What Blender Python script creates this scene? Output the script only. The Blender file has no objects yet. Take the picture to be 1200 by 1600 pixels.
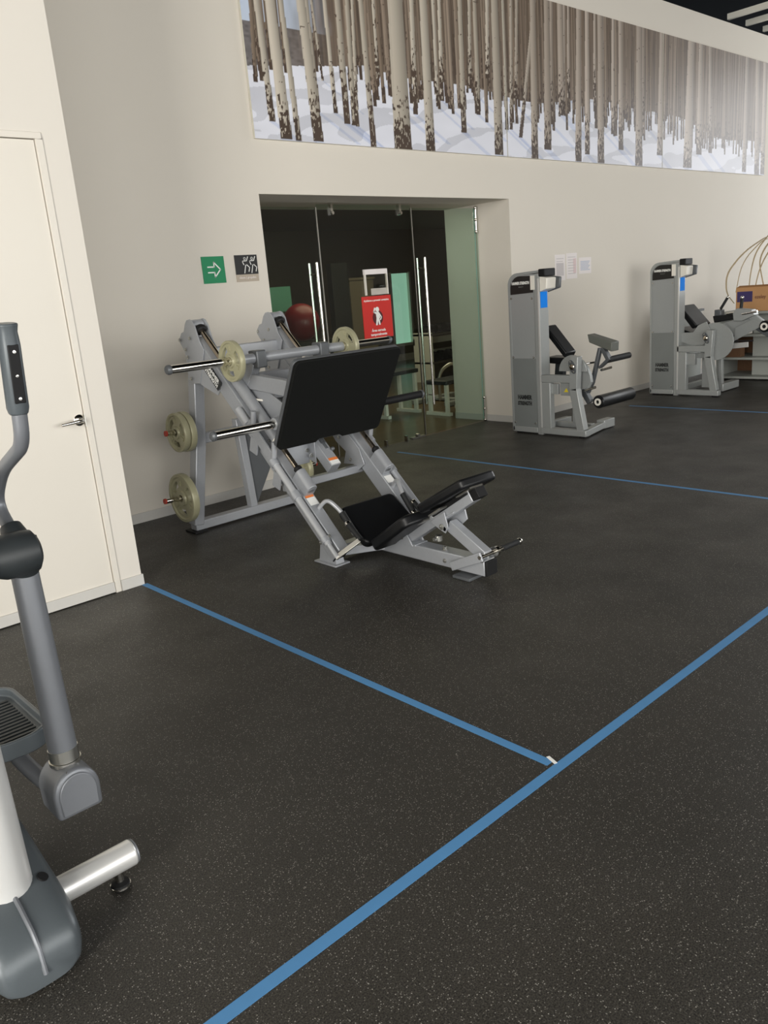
import bpy, math, random
import numpy as np
from mathutils import Vector, Matrix
random.seed(7)
S = bpy.context.scene
COL = S.collection
PI = math.pi

# ------------------------------------------------------------------ camera
F_PX = 1257.0
yaw, pitch, roll = math.radians(41.665), math.radians(15.284), math.radians(4.8017)
fwd = Vector((math.sin(yaw)*math.cos(pitch), math.cos(yaw)*math.cos(pitch), -math.sin(pitch)))
rt = Vector((math.cos(yaw), -math.sin(yaw), 0))
dn = fwd.cross(rt)
rt2 = rt*math.cos(roll) + dn*math.sin(roll)
dn2 = -rt*math.sin(roll) + dn*math.cos(roll)
cd = bpy.data.cameras.new('camera')
cam = bpy.data.objects.new('camera', cd); COL.objects.link(cam)
cd.sensor_width = 36.0; cd.sensor_fit = 'AUTO'; cd.lens = F_PX/1600.0*36.0
cd.clip_start = 0.05; cd.clip_end = 200
up = -dn2; back = -fwd
cam.matrix_world = Matrix(((rt2.x, up.x, back.x, 0), (rt2.y, up.y, back.y, 0), (rt2.z, up.z, back.z, 1.5), (0, 0, 0, 1)))
S.camera = cam

# ------------------------------------------------------------------ world, lights, exposure
w = bpy.data.worlds.new('world'); S.world = w; w.use_nodes = True
bgn = w.node_tree.nodes['Background']
bgn.inputs[0].default_value = (0.80, 0.90, 1.0, 1); bgn.inputs[1].default_value = 1.0

def area(name, loc, direction, sx, sy, power, color):
    l = bpy.data.lights.new(name, 'AREA'); l.shape = 'RECTANGLE'; l.size = sx; l.size_y = sy
    l.energy = power; l.color = color
    o = bpy.data.objects.new(name, l); COL.objects.link(o); o.location = loc
    o.rotation_euler = Vector(direction).to_track_quat('-Z', 'Z').to_euler()
    return o
# daylight entering through the window walls (behind the camera and at the right-hand end)
area('daylight_back', (2.0, -5.75, 2.05), (0, 1, 0), 15.0, 3.3, 560, (1.0, 0.97, 0.93))
area('daylight_left', (-5.95, -1.6, 2.05), (1, 0, 0), 7.4, 3.3, 1050, (1.0, 0.96, 0.89))
area('daylight_right', (17.75, 1.9, 2.05), (-1, 0, 0), 6.8, 3.3, 430, (0.97, 0.98, 1.0))
S.view_settings.view_transform = 'Standard'; S.view_settings.look = 'None'
S.view_settings.gamma = 1.0; S.view_settings.use_curve_mapping = False
S.view_settings.exposure = 0.25

# ------------------------------------------------------------------ materials
def srgb(r, g, b):
    f = lambda c: (c/255.0/12.92) if c/255.0 <= 0.04045 else ((c/255.0+0.055)/1.055)**2.4
    return (f(r), f(g), f(b), 1)

def mat(name, col, rough=0.5, metal=0.0, spec=0.5, noise=0.0, nscale=30.0, bump=0.0, bscale=200.0, coat=0.0, trans=0.0, ior=1.45, aniso=0.0):
    m = bpy.data.materials.new(name); m.use_nodes = True
    nt = m.node_tree; b = nt.nodes['Principled BSDF']
    b.inputs['Base Color'].default_value = col; b.inputs['Roughness'].default_value = rough
    b.inputs['Metallic'].default_value = metal; b.inputs['Specular IOR Level'].default_value = spec
    b.inputs['Coat Weight'].default_value = coat; b.inputs['Transmission Weight'].default_value = trans
    b.inputs['IOR'].default_value = ior
    tc = nt.nodes.new('ShaderNodeTexCoord')
    if noise > 0:
        n = nt.nodes.new('ShaderNodeTexNoise'); n.inputs['Scale'].default_value = nscale; n.inputs['Detail'].default_value = 5
        nt.links.new(tc.outputs['Object'], n.inputs['Vector'])
        mx = nt.nodes.new('ShaderNodeMix'); mx.data_type = 'RGBA'
        mx.inputs[6].default_value = tuple(c*(1-noise) for c in col[:3])+(1,)
        mx.inputs[7].default_value = tuple(min(1, c*(1+noise)) for c in col[:3])+(1,)
        nt.links.new(n.outputs[0], mx.inputs[0]); nt.links.new(mx.outputs[2], b.inputs['Base Color'])
    if bump > 0:
        n2 = nt.nodes.new('ShaderNodeTexNoise'); n2.inputs['Scale'].default_value = bscale; n2.inputs['Detail'].default_value = 3
        nt.links.new(tc.outputs['Object'], n2.inputs['Vector'])
        bp = nt.nodes.new('ShaderNodeBump'); bp.inputs['Strength'].default_value = bump; bp.inputs['Distance'].default_value = 0.002
        nt.links.new(n2.outputs[0], bp.inputs['Height']); nt.links.new(bp.outputs[0], b.inputs['Normal'])
    return m

def emis(name, col, s):
    m = bpy.data.materials.new(name); m.use_nodes = True
    b = m.node_tree.nodes['Principled BSDF']
    b.inputs['Base Color'].default_value = col; b.inputs['Emission Color'].default_value = col
    b.inputs['Emission Strength'].default_value = s
    return m

M = {}
M['wall'] = mat('wall_paint', srgb(219, 213, 202), 0.75, spec=0.25, noise=0.02, nscale=1.5, bump=0.08, bscale=350)
M['wall_door'] = mat('wall_paint_door_side', srgb(214, 209, 200), 0.6, spec=0.3, noise=0.01, nscale=2)
M['door'] = mat('door_paint', srgb(215, 210, 200), 0.42, spec=0.4, noise=0.01, nscale=3)
M['base'] = mat('baseboard_vinyl', srgb(196, 194, 189), 0.5, noise=0.03)
M['black'] = mat('black_paint', srgb(12, 13, 13), 0.9, spec=0.05)
M['beam'] = mat('beam_white', srgb(215, 212, 200), 0.6)
M['frame'] = mat('powder_coat_grey', srgb(168, 171, 176), 0.36, metal=0.35, spec=0.5, noise=0.05, nscale=60, bump=0.05, bscale=500)
M['frame_dark'] = mat('powder_coat_dark_grey', srgb(92, 95, 98), 0.4, metal=0.3, noise=0.05)
M['frame2'] = mat('powder_coat_platinum', srgb(158, 161, 160), 0.42, metal=0.3, noise=0.04)
M['shroud'] = mat('smoked_panel', srgb(150, 153, 153), 0.3, metal=0.1, noise=0.03, nscale=4)
M['shroud_low'] = mat('smoked_panel_low', srgb(122, 126, 125), 0.3, metal=0.1, noise=0.06, nscale=5)
M['chrome'] = mat('chrome', srgb(225, 222, 215), 0.12, metal=1.0)
M['rod'] = mat('guide_rod_steel', srgb(205, 192, 174), 0.2, metal=1.0)
M['satin'] = mat('satin_steel', srgb(200, 198, 190), 0.3, metal=1.0)
M['bolt'] = mat('zinc_bolt', srgb(205, 205, 200), 0.25, metal=0.9)
M['rubber'] = mat('black_rubber', srgb(24, 24, 25), 0.6, spec=0.3, noise=0.1)
M['grip'] = mat('foam_grip', srgb(34, 35, 36), 0.55, spec=0.4, bump=0.2, bscale=600)
M['vinyl'] = mat('black_vinyl', srgb(17, 18, 20), 0.38, spec=0.45, bump=0.15, bscale=700)
M['pad_grey'] = mat('grey_vinyl', srgb(96, 98, 92), 0.5, spec=0.4)
M['plate_mat'] = mat('footplate_grip', srgb(17, 18, 17), 0.75, spec=0.2, noise=0.25, nscale=220, bump=0.5, bscale=500)
M['tube'] = mat('tube_silver_paint', srgb(182, 184, 187), 0.35, metal=0.3)
M['iron'] = mat('olive_enamel_iron', srgb(166, 163, 134), 0.35, metal=0.15, spec=0.5, noise=0.08, nscale=25, bump=0.1, bscale=120)
M['white'] = mat('white_plastic', srgb(228, 224, 214), 0.4)
M['white_print'] = mat('white_print', srgb(240, 240, 236), 0.6)
M['plaque'] = mat('black_plaque', srgb(26, 24, 22), 0.35)
M['grey_print'] = mat('grey_print', srgb(120, 120, 118), 0.6)
M['dark_print'] = mat('dark_print', srgb(40, 42, 42), 0.5)
M['orange'] = mat('orange_label', srgb(214, 120, 60), 0.5)
M['label'] = mat('label_paper', srgb(225, 225, 222), 0.5)
M['yellow'] = mat('yellow_label', srgb(222, 200, 40), 0.5)
M['blue_st'] = mat('blue_sticker', srgb(8, 128, 232), 0.7, spec=0.2)
M['red_cap'] = mat('red_cap', srgb(170, 60, 45), 0.5)
M['green_sign'] = mat('green_sign', srgb(0, 132, 84), 0.45)
M['dark_sign'] = mat('dark_sign', srgb(32, 32, 32), 0.45)
M['tan_sign'] = mat('tan_sign', srgb(180, 168, 152), 0.5)
M['red_sign'] = mat('red_sign', srgb(204, 42, 34), 0.5)
M['maroon'] = mat('maroon_print', srgb(82, 18, 22), 0.5)
M['paper'] = mat('paper', srgb(232, 226, 224), 0.7)
M['paper_print'] = mat('paper_print', srgb(200, 194, 194), 0.7)
M['paper_pink'] = mat('paper_pink', srgb(220, 198, 198), 0.7)
M['paper_blue'] = mat('paper_blue', srgb(176, 186, 206), 0.7)
M['tape'] = mat('blue_tape', srgb(82, 138, 188), 0.6, noise=0.08, nscale=15)
M['card'] = mat('cardboard', srgb(186, 142, 98), 0.8, noise=0.06, nscale=8)
M['card_blue'] = mat('cardboard_print', srgb(62, 52, 98), 0.7)
M['card_brown'] = mat('cardboard_mark', srgb(120, 80, 62), 0.7)
M['straw'] = mat('dried_straw', srgb(196, 180, 150), 0.8)
M['moss'] = mat('moss_wrap', srgb(110, 96, 58), 0.95, noise=0.5, nscale=60, bump=0.8, bscale=90)
M['shelf'] = mat('shelf_grey', srgb(160, 163, 158), 0.5, metal=0.2)
M['shelf_dark'] = mat('shelf_dark', srgb(70, 72, 70), 0.6)
M['brown'] = mat('brown_board', srgb(98, 70, 48), 0.7, noise=0.2)
M['green_cloth'] = mat('green_cloth', srgb(52, 80, 46), 0.9, noise=0.3)
M['pole_wood'] = mat('tan_roll', srgb(180, 160, 110), 0.7)
M['ball'] = mat('ball_red', srgb(110, 14, 16), 0.35)
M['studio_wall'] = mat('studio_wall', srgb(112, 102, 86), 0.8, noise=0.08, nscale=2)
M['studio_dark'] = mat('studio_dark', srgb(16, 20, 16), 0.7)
M['ell_grey'] = mat('ell_silver_grey', srgb(120, 123, 128), 0.42, metal=0.4, noise=0.04)
M['ell_silver'] = mat('ell_silver', srgb(215, 215, 213), 0.34, metal=0.45)
M['ell_dark'] = mat('ell_shroud', srgb(82, 88, 92), 0.34, metal=0.15, noise=0.05, nscale=200)
M['ell_black'] = mat('ell_black', srgb(40, 44, 46), 0.45)
M['glass_edge'] = mat('glass_edge', srgb(150, 190, 178), 0.2, spec=0.6)

def glass(name, tint, refl=1.0):
    m = bpy.data.materials.new(name); m.use_nodes = True; nt = m.node_tree
    for n in list(nt.nodes): nt.nodes.remove(n)
    out = nt.nodes.new('ShaderNodeOutputMaterial'); mx = nt.nodes.new('ShaderNodeMixShader')
    tr = nt.nodes.new('ShaderNodeBsdfTransparent'); gl = nt.nodes.new('ShaderNodeBsdfGlossy')
    fr = nt.nodes.new('ShaderNodeFresnel'); fr.inputs[0].default_value = 1.5
    tr.inputs[0].default_value = tint; gl.inputs['Roughness'].default_value = 0.02
    gl.inputs['Color'].default_value = (refl, refl, refl, 1)
    ge = nt.nodes.new('ShaderNodeNewGeometry'); sb = nt.nodes.new('ShaderNodeMath'); sb.operation = 'SUBTRACT'; sb.inputs[0].default_value = 1
    ml = nt.nodes.new('ShaderNodeMath'); ml.operation = 'MULTIPLY'
    nt.links.new(ge.outputs['Backfacing'], sb.inputs[1]); nt.links.new(sb.outputs[0], ml.inputs[0]); nt.links.new(fr.outputs[0], ml.inputs[1])
    nt.links.new(ml.outputs[0], mx.inputs[0]); nt.links.new(tr.outputs[0], mx.inputs[1]); nt.links.new(gl.outputs[0], mx.inputs[2])
    nt.links.new(mx.outputs[0], out.inputs[0])
    return m
M['glass'] = glass('green_glass', (0.86, 0.93, 0.89, 1))
M['acrylic'] = glass('clear_acrylic', (0.9, 0.9, 0.88, 1))

def floor_mat():
    m = bpy.data.materials.new('speckled_rubber'); m.use_nodes = True; nt = m.node_tree; b = nt.nodes['Principled BSDF']
    tc = nt.nodes.new('ShaderNodeTexCoord')
    def ramp(src, p0, p1, c0, c1):
        r = nt.nodes.new('ShaderNodeValToRGB'); r.color_ramp.elements[0].position = p0; r.color_ramp.elements[1].position = p1
        r.color_ramp.elements[0].color = c0; r.color_ramp.elements[1].color = c1
        nt.links.new(src, r.inputs[0]); return r
    def noise(sc, det=2):
        n = nt.nodes.new('ShaderNodeTexNoise'); n.inputs['Scale'].default_value = sc; n.inputs['Detail'].default_value = det
        nt.links.new(tc.outputs['Object'], n.inputs['Vector']); return n
    big = noise(0.8, 4)
    base = ramp(big.outputs[0], 0.3, 0.7, srgb(48, 47, 44), srgb(57, 55, 51))
    grain = noise(260, 2)
    g = ramp(grain.outputs[0], 0.35, 0.68, (0.35, 0.35, 0.35, 1), (1.9, 1.85, 1.8, 1))
    m1 = nt.nodes.new('ShaderNodeMix'); m1.data_type = 'RGBA'; m1.blend_type = 'MULTIPLY'; m1.inputs[0].default_value = 1
    nt.links.new(base.outputs[0], m1.inputs[6]); nt.links.new(g.outputs[0], m1.inputs[7])
    # pale flecks: small random voronoi cells
    v = nt.nodes.new('ShaderNodeTexVoronoi'); v.inputs['Scale'].default_value = 230
    nt.links.new(tc.outputs['Object'], v.inputs['Vector'])
    sep = nt.nodes.new('ShaderNodeSeparateColor'); nt.links.new(v.outputs['Color'], sep.inputs[0])
    fl = ramp(sep.outputs[0], 0.76, 0.96, (0, 0, 0, 1), (1, 1, 1, 1))
    ds = ramp(v.outputs['Distance'], 0.25, 0.42, (1, 1, 1, 1), (0, 0, 0, 1))
    mm = nt.nodes.new('ShaderNodeMath'); mm.operation = 'MULTIPLY'
    nt.links.new(fl.outputs[0], mm.inputs[0]); nt.links.new(ds.outputs[0], mm.inputs[1])
    m2 = nt.nodes.new('ShaderNodeMix'); m2.data_type = 'RGBA'
    nt.links.new(mm.outputs[0], m2.inputs[0]); nt.links.new(m1.outputs[2], m2.inputs[6]); m2.inputs[7].default_value = srgb(160, 157, 150)
    nt.links.new(m2.outputs[2], b.inputs['Base Color'])
    b.inputs['Specular IOR Level'].default_value = 0.35
    rr = ramp(noise(3, 4).outputs[0], 0.3, 0.7, (0.42,)*3+(1,), (0.56,)*3+(1,))
    nt.links.new(rr.outputs[0], b.inputs['Roughness'])
    bp = nt.nodes.new('ShaderNodeBump'); bp.inputs['Strength'].default_value = 0.25; bp.inputs['Distance'].default_value = 0.002
    nt.links.new(grain.outputs[0], bp.inputs['Height']); nt.links.new(bp.outputs[0], b.inputs['Normal'])
    return m
M['floor'] = floor_mat()

def wood_floor():
    m = bpy.data.materials.new('studio_wood_floor'); m.use_nodes = True; nt = m.node_tree; b = nt.nodes['Principled BSDF']
    tc = nt.nodes.new('ShaderNodeTexCoord'); br = nt.nodes.new('ShaderNodeTexBrick')
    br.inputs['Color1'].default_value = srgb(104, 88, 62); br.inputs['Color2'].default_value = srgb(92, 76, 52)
    br.inputs['Mortar'].default_value = srgb(70, 58, 40); br.inputs['Scale'].default_value = 1.0
    br.inputs['Mortar Size'].default_value = 0.003; br.inputs['Brick Width'].default_value = 1.2; br.inputs['Row Height'].default_value = 0.12
    nt.links.new(tc.outputs['Object'], br.inputs['Vector']); nt.links.new(br.outputs[0], b.inputs['Base Color'])
    b.inputs['Roughness'].default_value = 0.3
    return m
M['wood'] = wood_floor()

# ------------------------------------------------------------------ geometry helpers
class MB:
    def __init__(s): s.v = []; s.f = []
    def add(s, vs, fs):
        k = len(s.v); s.v += [tuple(v) for v in vs]; s.f += [tuple(i+k for i in f) for f in fs]; return s
    def box(s, c, d, rot=None):
        c = Vector(c); vs = []
        for x in (-.5, .5):
            for y in (-.5, .5):
                for z in (-.5, .5):
                    p = Vector((x*d[0], y*d[1], z*d[2]))
                    if rot is not None: p = rot @ p
                    vs.append(c+p)
        return s.add(vs, [(0, 1, 3, 2), (4, 6, 7, 5), (0, 4, 5, 1), (2, 3, 7, 6), (0, 2, 6, 4), (1, 5, 7, 3)])
    def bx(s, x0, x1, y0, y1, z0, z1):
        return s.box(((x0+x1)/2, (y0+y1)/2, (z0+z1)/2), (abs(x1-x0), abs(y1-y0), abs(z1-z0)))
    def beam(s, p0, p1, w, h, up=(0, 0, 1)):
        # rectangular tube p0->p1; w across, h along the 'up' side
        p0, p1 = Vector(p0), Vector(p1); d = (p1-p0); L = d.length; d.normalize()
        a = d.cross(Vector(up)); a.normalize(); u = a.cross(d)
        rot = Matrix((a, d, u)).transposed()
        return s.box((p0+p1)/2, (w, L, h), rot)
    def tube(s, pts, r, n=14, caps=True):
        pts = [Vector(p) for p in pts]; rings = []; N = len(pts)
        rs = r if isinstance(r, (list, tuple)) else [r]*N
        t0 = (pts[1]-pts[0]).normalized()
        a = t0.orthogonal().normalized()
        for i, p in enumerate(pts):
            if i == 0: t = t0
            elif i == N-1: t = (pts[-1]-pts[-2]).normalized()
            else: t = ((pts[i+1]-p).normalized()+(p-pts[i-1]).normalized()).normalized()
            a = (a-t*a.dot(t)).normalized(); b = t.cross(a)
            rings.append([p+(a*math.cos(2*PI*k/n)+b*math.sin(2*PI*k/n))*rs[i] for k in range(n)])
        vs = [v for rg in rings for v in rg]; fs = []
        for i in range(N-1):
            for k in range(n):
                fs.append((i*n+k, i*n+(k+1) % n, (i+1)*n+(k+1) % n, (i+1)*n+k))
        if caps: fs.append(tuple(range(n-1, -1, -1))); fs.append(tuple((N-1)*n+k for k in range(n)))
        return s.add(vs, fs)
    def cyl(s, p0, p1, r, n=20): return s.tube([p0, p1], r, n)
    def prism(s, poly, ext):
        # poly: list of 3D points, ext: extrusion vector
        e = Vector(ext); n = len(poly); P = [Vector(p) for p in poly]
        return s.add(P+[p+e for p in P], [tuple(range(n-1, -1, -1)), tuple(range(n, 2*n))]+[(i, (i+1) % n, n+(i+1) % n, n+i) for i in range(n)])
    def prx(s, yz, x0, x1): return s.prism([(x0, y, z) for y, z in yz], (x1-x0, 0, 0))
    def lathe(s, prof, o, ax, n=32, a0=0):
        o = Vector(o); ax = Vector(ax).normalized(); u = ax.orthogonal().normalized(); v = ax.cross(u); m = len(prof)
        vs = []; fs = []
        for k in range(n):
            c, sn = math.cos(2*PI*k/n), math.sin(2*PI*k/n)
            for r, h in prof: vs.append(o+ax*h+(u*c+v*sn)*r)
        for k in range(n):
            for i in range(m-1):
                fs.append((k*m+i, ((k+1) % n)*m+i, ((k+1) % n)*m+i+1, k*m+i+1))
        return s.add(vs, fs)
    def ball(s, c, r, n=16, sc=(1, 1, 1)):
        pr = []; vs = []; fs = []; m = n//2
        for i in range(m+1):
            th = PI*i/m
            for k in range(n):
                ph = 2*PI*k/n
                vs.append((c[0]+r*sc[0]*math.sin(th)*math.cos(ph), c[1]+r*sc[1]*math.sin(th)*math.sin(ph), c[2]+r*sc[2]*math.cos(th)))
        for i in range(m):
            for k in range(n):
                fs.append((i*n+k, (i+1)*n+k, (i+1)*n+(k+1) % n, i*n+(k+1) % n))
        return s.add(vs, fs)

def fillet(pts, r, n=5):
    P = [Vector(p) for p in pts]; out = [P[0]]
    for i in range(1, len(P)-1):
        a, b, c = P[i-1], P[i], P[i+1]
        d1, d2 = (a-b), (c-b); k = min(r, d1.length*.48, d2.length*.48)
        s_, e_ = b+d1.normalized()*k, b+d2.normalized()*k
        for j in range(n+1):
            t = j/n; out.append(s_*(1-t)**2+b*2*t*(1-t)+e_*t*t)
    out.append(P[-1]); return out

ORIG = {}   # world origin of each object, so that all shapes can be written in room coordinates
def link(o, parent=None, loc=(0, 0, 0)):
    COL.objects.link(o)
    if parent is not None: o.parent = parent
    return o

def obj(name, mb, m, parent=None, bevel=0.0, label=None, smooth=True, at=None, ang=35):
    if parent is not None: org = ORIG[parent.name]
    elif at is not None: org = Vector(at)
    else:
        xs = [v[0] for v in mb.v]; ys = [v[1] for v in mb.v]; zs = [v[2] for v in mb.v]
        org = Vector(((min(xs)+max(xs))/2, (min(ys)+max(ys))/2, min(zs)))
    me = bpy.data.meshes.new(name)
    me.from_pydata([(v[0]-org[0], v[1]-org[1], v[2]-org[2]) for v in mb.v], [], mb.f)
    import bmesh
    bm = bmesh.new(); bm.from_mesh(me); bmesh.ops.remove_doubles(bm, verts=bm.verts, dist=1e-6)
    bmesh.ops.recalc_face_normals(bm, faces=bm.faces); bm.to_mesh(me); bm.free()
    me.materials.append(m)
    if smooth:
        me.shade_smooth()
        me.set_sharp_from_angle(angle=math.radians(ang))
    o = bpy.data.objects.new(name, me); link(o, parent)
    if parent is None: o.location = org
    ORIG[o.name] = org
    if bevel > 0:
        b = o.modifiers.new('bevel', 'BEVEL'); b.width = bevel; b.segments = 2; b.limit_method = 'ANGLE'; b.angle_limit = math.radians(42)
        b.harden_normals = False
    if label: o['label'] = label
    return o

def thing(name, label, cat, at, group=None):
    o = bpy.data.objects.new(name, None); o.empty_display_size = 0.1; link(o); o.location = at; ORIG[o.name] = Vector(at)
    o['label'] = label; o['category'] = cat
    if group: o['group'] = group
    return o
def tag(o, label, cat, group=None):
    o['label'] = label; o['category'] = cat
    if group: o['group'] = group
    return o
def struct(name, mb, m, parent=None, **k):
    o = obj(name, mb, m, parent, **k)
    if parent is None: o['kind'] = 'structure'
    return o

def text(name, body, m, parent, pos, right, upv, size, ext=0.0008, align='CENTER', xs=1.0, bold=0.0):
    cu = bpy.data.curves.new('t', 'FONT'); cu.body = body; cu.size = size; cu.extrude = ext; cu.align_x = align; cu.align_y = 'CENTER'
    cu.resolution_u = 3; cu.offset = bold
    to = bpy.data.objects.new('t', cu); COL.objects.link(to)
    dg = bpy.context.evaluated_depsgraph_get()
    me = bpy.data.meshes.new_from_object(to.evaluated_get(dg)); bpy.data.objects.remove(to)
    r = Vector(right).normalized(); u = Vector(upv).normalized(); n = r.cross(u); org = ORIG[parent.name]; p = Vector(pos)-org
    for v in me.vertices:
        c = v.co.copy(); v.co = p+r*c.x*xs+u*c.y+n*c.z
    me.materials.clear(); me.materials.append(m)
    o = bpy.data.objects.new(name, me); link(o, parent); ORIG[o.name] = org
    return o

def bolts(name, pts, ax, parent, r=0.009, h=0.008, m=None):
    for p in pts:
        p = Vector(p); a = Vector(ax).normalized()
        mb = MB().lathe([(0, 0), (r*1.5, 0), (r*1.5, h*.25), (r, h*.3), (r, h), (r*.6, h*1.1), (0, h*1.1)], p, a, 6)
        obj(name, mb, m or M['bolt'], parent)

# ------------------------------------------------------------------ structure
WY = 5.5          # main wall plane
LY = 4.2          # plane of the projecting wall with the white door
GY = 5.93         # glass line inside the opening
X0, X1, ZO = 3.875, 6.95, 2.305
struct('floor', MB().bx(-6, 18, -6, GY, -0.1, 0), M['floor'], smooth=False, at=(0, 0, 0))
wm = MB()
wm.bx(1.849, X0, WY, WY+0.9, 0, 4.56); wm.bx(X1, 18, WY, WY+0.9, 0, 4.56); wm.bx(X0, X1, WY, WY+0.9, ZO, 4.56)
struct('wall_back', wm, M['wall'], smooth=False)
# projecting wall with door recess
DX0, DX1, DZ = 0.78, 1.72, 2.372
wl = MB()
wl.bx(-6, DX0, LY, LY+0.25, 0, 4.56); wl.bx(DX1, 1.849, LY, LY+0.25, 0, 4.56); wl.bx(DX0, DX1, LY, LY+0.25, DZ, 4.56)
wl.bx(1.65, 1.849, LY+0.25, WY+0.9, 0, 4.56)
struct('wall_left', wl, M['wall_door'], smooth=False)
struct('ceiling', MB().bx(-6, 18, -6, WY+6, 5.6, 5.7), M['black'], smooth=False)
ce = bpy.data.objects['ceiling']
for k in range(9):
    yb = None
    x = 11.93+k*0.56
    obj('beam', MB().bx(x, x+0.055, -5.8, 5.62, 4.655, 4.725), M['beam'], ce, smooth=False)
for k in range(5):
    obj('duct', MB().tube([(-5.5+k*0.01, -4+2.2*k, 5.3), (17.5, -4+2.2*k, 5.3)], 0.12, 12), M['black'], ce)
# window wall behind the camera and at the right end: sills, piers and frames
def window_wall(name, axis, c, a0, a1, n, first):
    mb = MB()
    B = (lambda u0, u1, z0, z1, d0=0, d1=.2: mb.bx(u0, u1, c+d0, c+d1, z0, z1)) if axis == 'y' else (lambda u0, u1, z0, z1, d0=0, d1=.2: mb.bx(c+d0, c+d1, u0, u1, z0, z1))
    B(a0, a1, 0, 0.4); B(a0, a1, 3.7, 5.6)
    struct(name, mb, M['wall'], smooth=False)
    stp = (a1-a0)/n
    for i in range(n):
        u0, u1 = a0+i*stp, a0+(i+1)*stp
        fm = MB()
        G = (lambda p, q, z0, z1: fm.bx(p, q, c+.05, c+.13, z0, z1)) if axis == 'y' else (lambda p, q, z0, z1: fm.bx(c+.05, c+.13, p, q, z0, z1))
        G(u0, u0+.06, .4, 3.7); G(u1-.06, u1, .4, 3.7); G(u0+.06, u1-.06, .4, .46); G(u0+.06, u1-.06, 3.64, 3.7); G(u0+.06, u1-.06, 1.2, 1.25)
        wo = struct('window_%d' % (first+i), fm, M['frame_dark'], smooth=False)
        pm = MB()
        if axis == 'y': pm.bx(u0+.06, u1-.06, c+.085, c+.093, .46, 3.64)
        else: pm.bx(c+.085, c+.093, u0+.06, u1-.06, .46, 3.64)
        obj('pane', pm, M['acrylic'], wo, smooth=False)
window_wall('wall_front', 'y', -6.0, -5.5, 9.5, 5, 3)
window_wall('wall_right', 'x', 17.8, -1.5, 5.3, 3, 8)
struct('wall_front', MB().bx(9.5, 18, -6, -5.8, 0, 5.6).bx(-6, -5.5, -6, -5.8, 0, 5.6), M['wall'], smooth=False)
struct('wall_right', MB().bx(17.8, 18, -6, -1.5, 0, 5.6).bx(17.8, 18, 5.3, 5.5, 0, 5.6), M['wall'], smooth=False)
window_wall('wall_far_left', 'x', -6.2, -5.5, 2.5, 3, 11)
struct('wall_far_left', MB().bx(-6.2, -6, 2.5, 4.4, 0, 5.6).bx(-6.2, -6, -6, -5.5, 0, 5.6), M['wall'], smooth=False)

# baseboards
BT = 0.008
struct('baseboard_back', MB().bx(1.857, X0, WY-BT, WY, 0, 0.072).bx(X1-.001, 17.8, WY-BT, WY, 0, 0.072), M['base'], smooth=False)
struct('baseboard_reveal', MB().bx(X1-BT, X1, WY, GY-.01, 0, 0.072).bx(X0, X0+BT, WY, GY-.01, 0, .072).bx(X1-BT, X1, GY+.01, 6.4, 0, 0.072), M['base'], smooth=False)
struct('baseboard_left', MB().bx(-6, DX0, LY-BT, LY, 0, .062).bx(DX1+.004, 1.857, LY-BT, LY, 0, .062).bx(1.849, 1.857, LY, WY-BT, 0, .062), M['base'], smooth=False)

# white door in the projecting wall
dr = bpy.data.objects.new('door_1', None); link(dr); dr.location = (DX0, LY, 0); ORIG['door_1'] = Vector((DX0, LY, 0)); dr['kind'] = 'structure'
obj('door_leaf', MB().bx(DX0+.035, DX1-.035, LY+.006, LY+.046, 0.006, DZ-.03), M['door'], dr, bevel=.002)
fm = MB().bx(DX0, DX0+.032, LY-.006, LY+.06, 0, DZ-.027).bx(DX1-.032, DX1, LY-.006, LY+.06, 0, DZ-.027).bx(DX0, DX1, LY-.006, LY+.06, DZ-.027, DZ+.003)
obj('door_frame', fm, M['door'], dr, bevel=.002)
obj('kick_strip', MB().bx(DX0+.035, DX1-.035, LY-.004, LY+.006, 0.006, .064), M['base'], dr, smooth=False)
hx, hz = DX1-.062, 0.978
hp = obj('lever_handle', MB().lathe([(0, 0), (.030, 0), (.030, .006), (.024, .011), (.011, .014), (.011, .045), (0, .045)], (hx, LY+.006, hz), (0, -1, 0), 28)
    .tube(fillet([(hx, LY-.035, hz), (hx-.02, LY-.045, hz), (hx-.115, LY-.045, hz-.006)], .02), [.011]*6+[.010, .008], 12), M['chrome'], dr, label='chrome lever handle')
obj('latch_plate', MB().bx(DX1-.037, DX1-.0315, LY-.0075, LY-.0055, .94, 1.01), M['satin'], dr, smooth=False)

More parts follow.
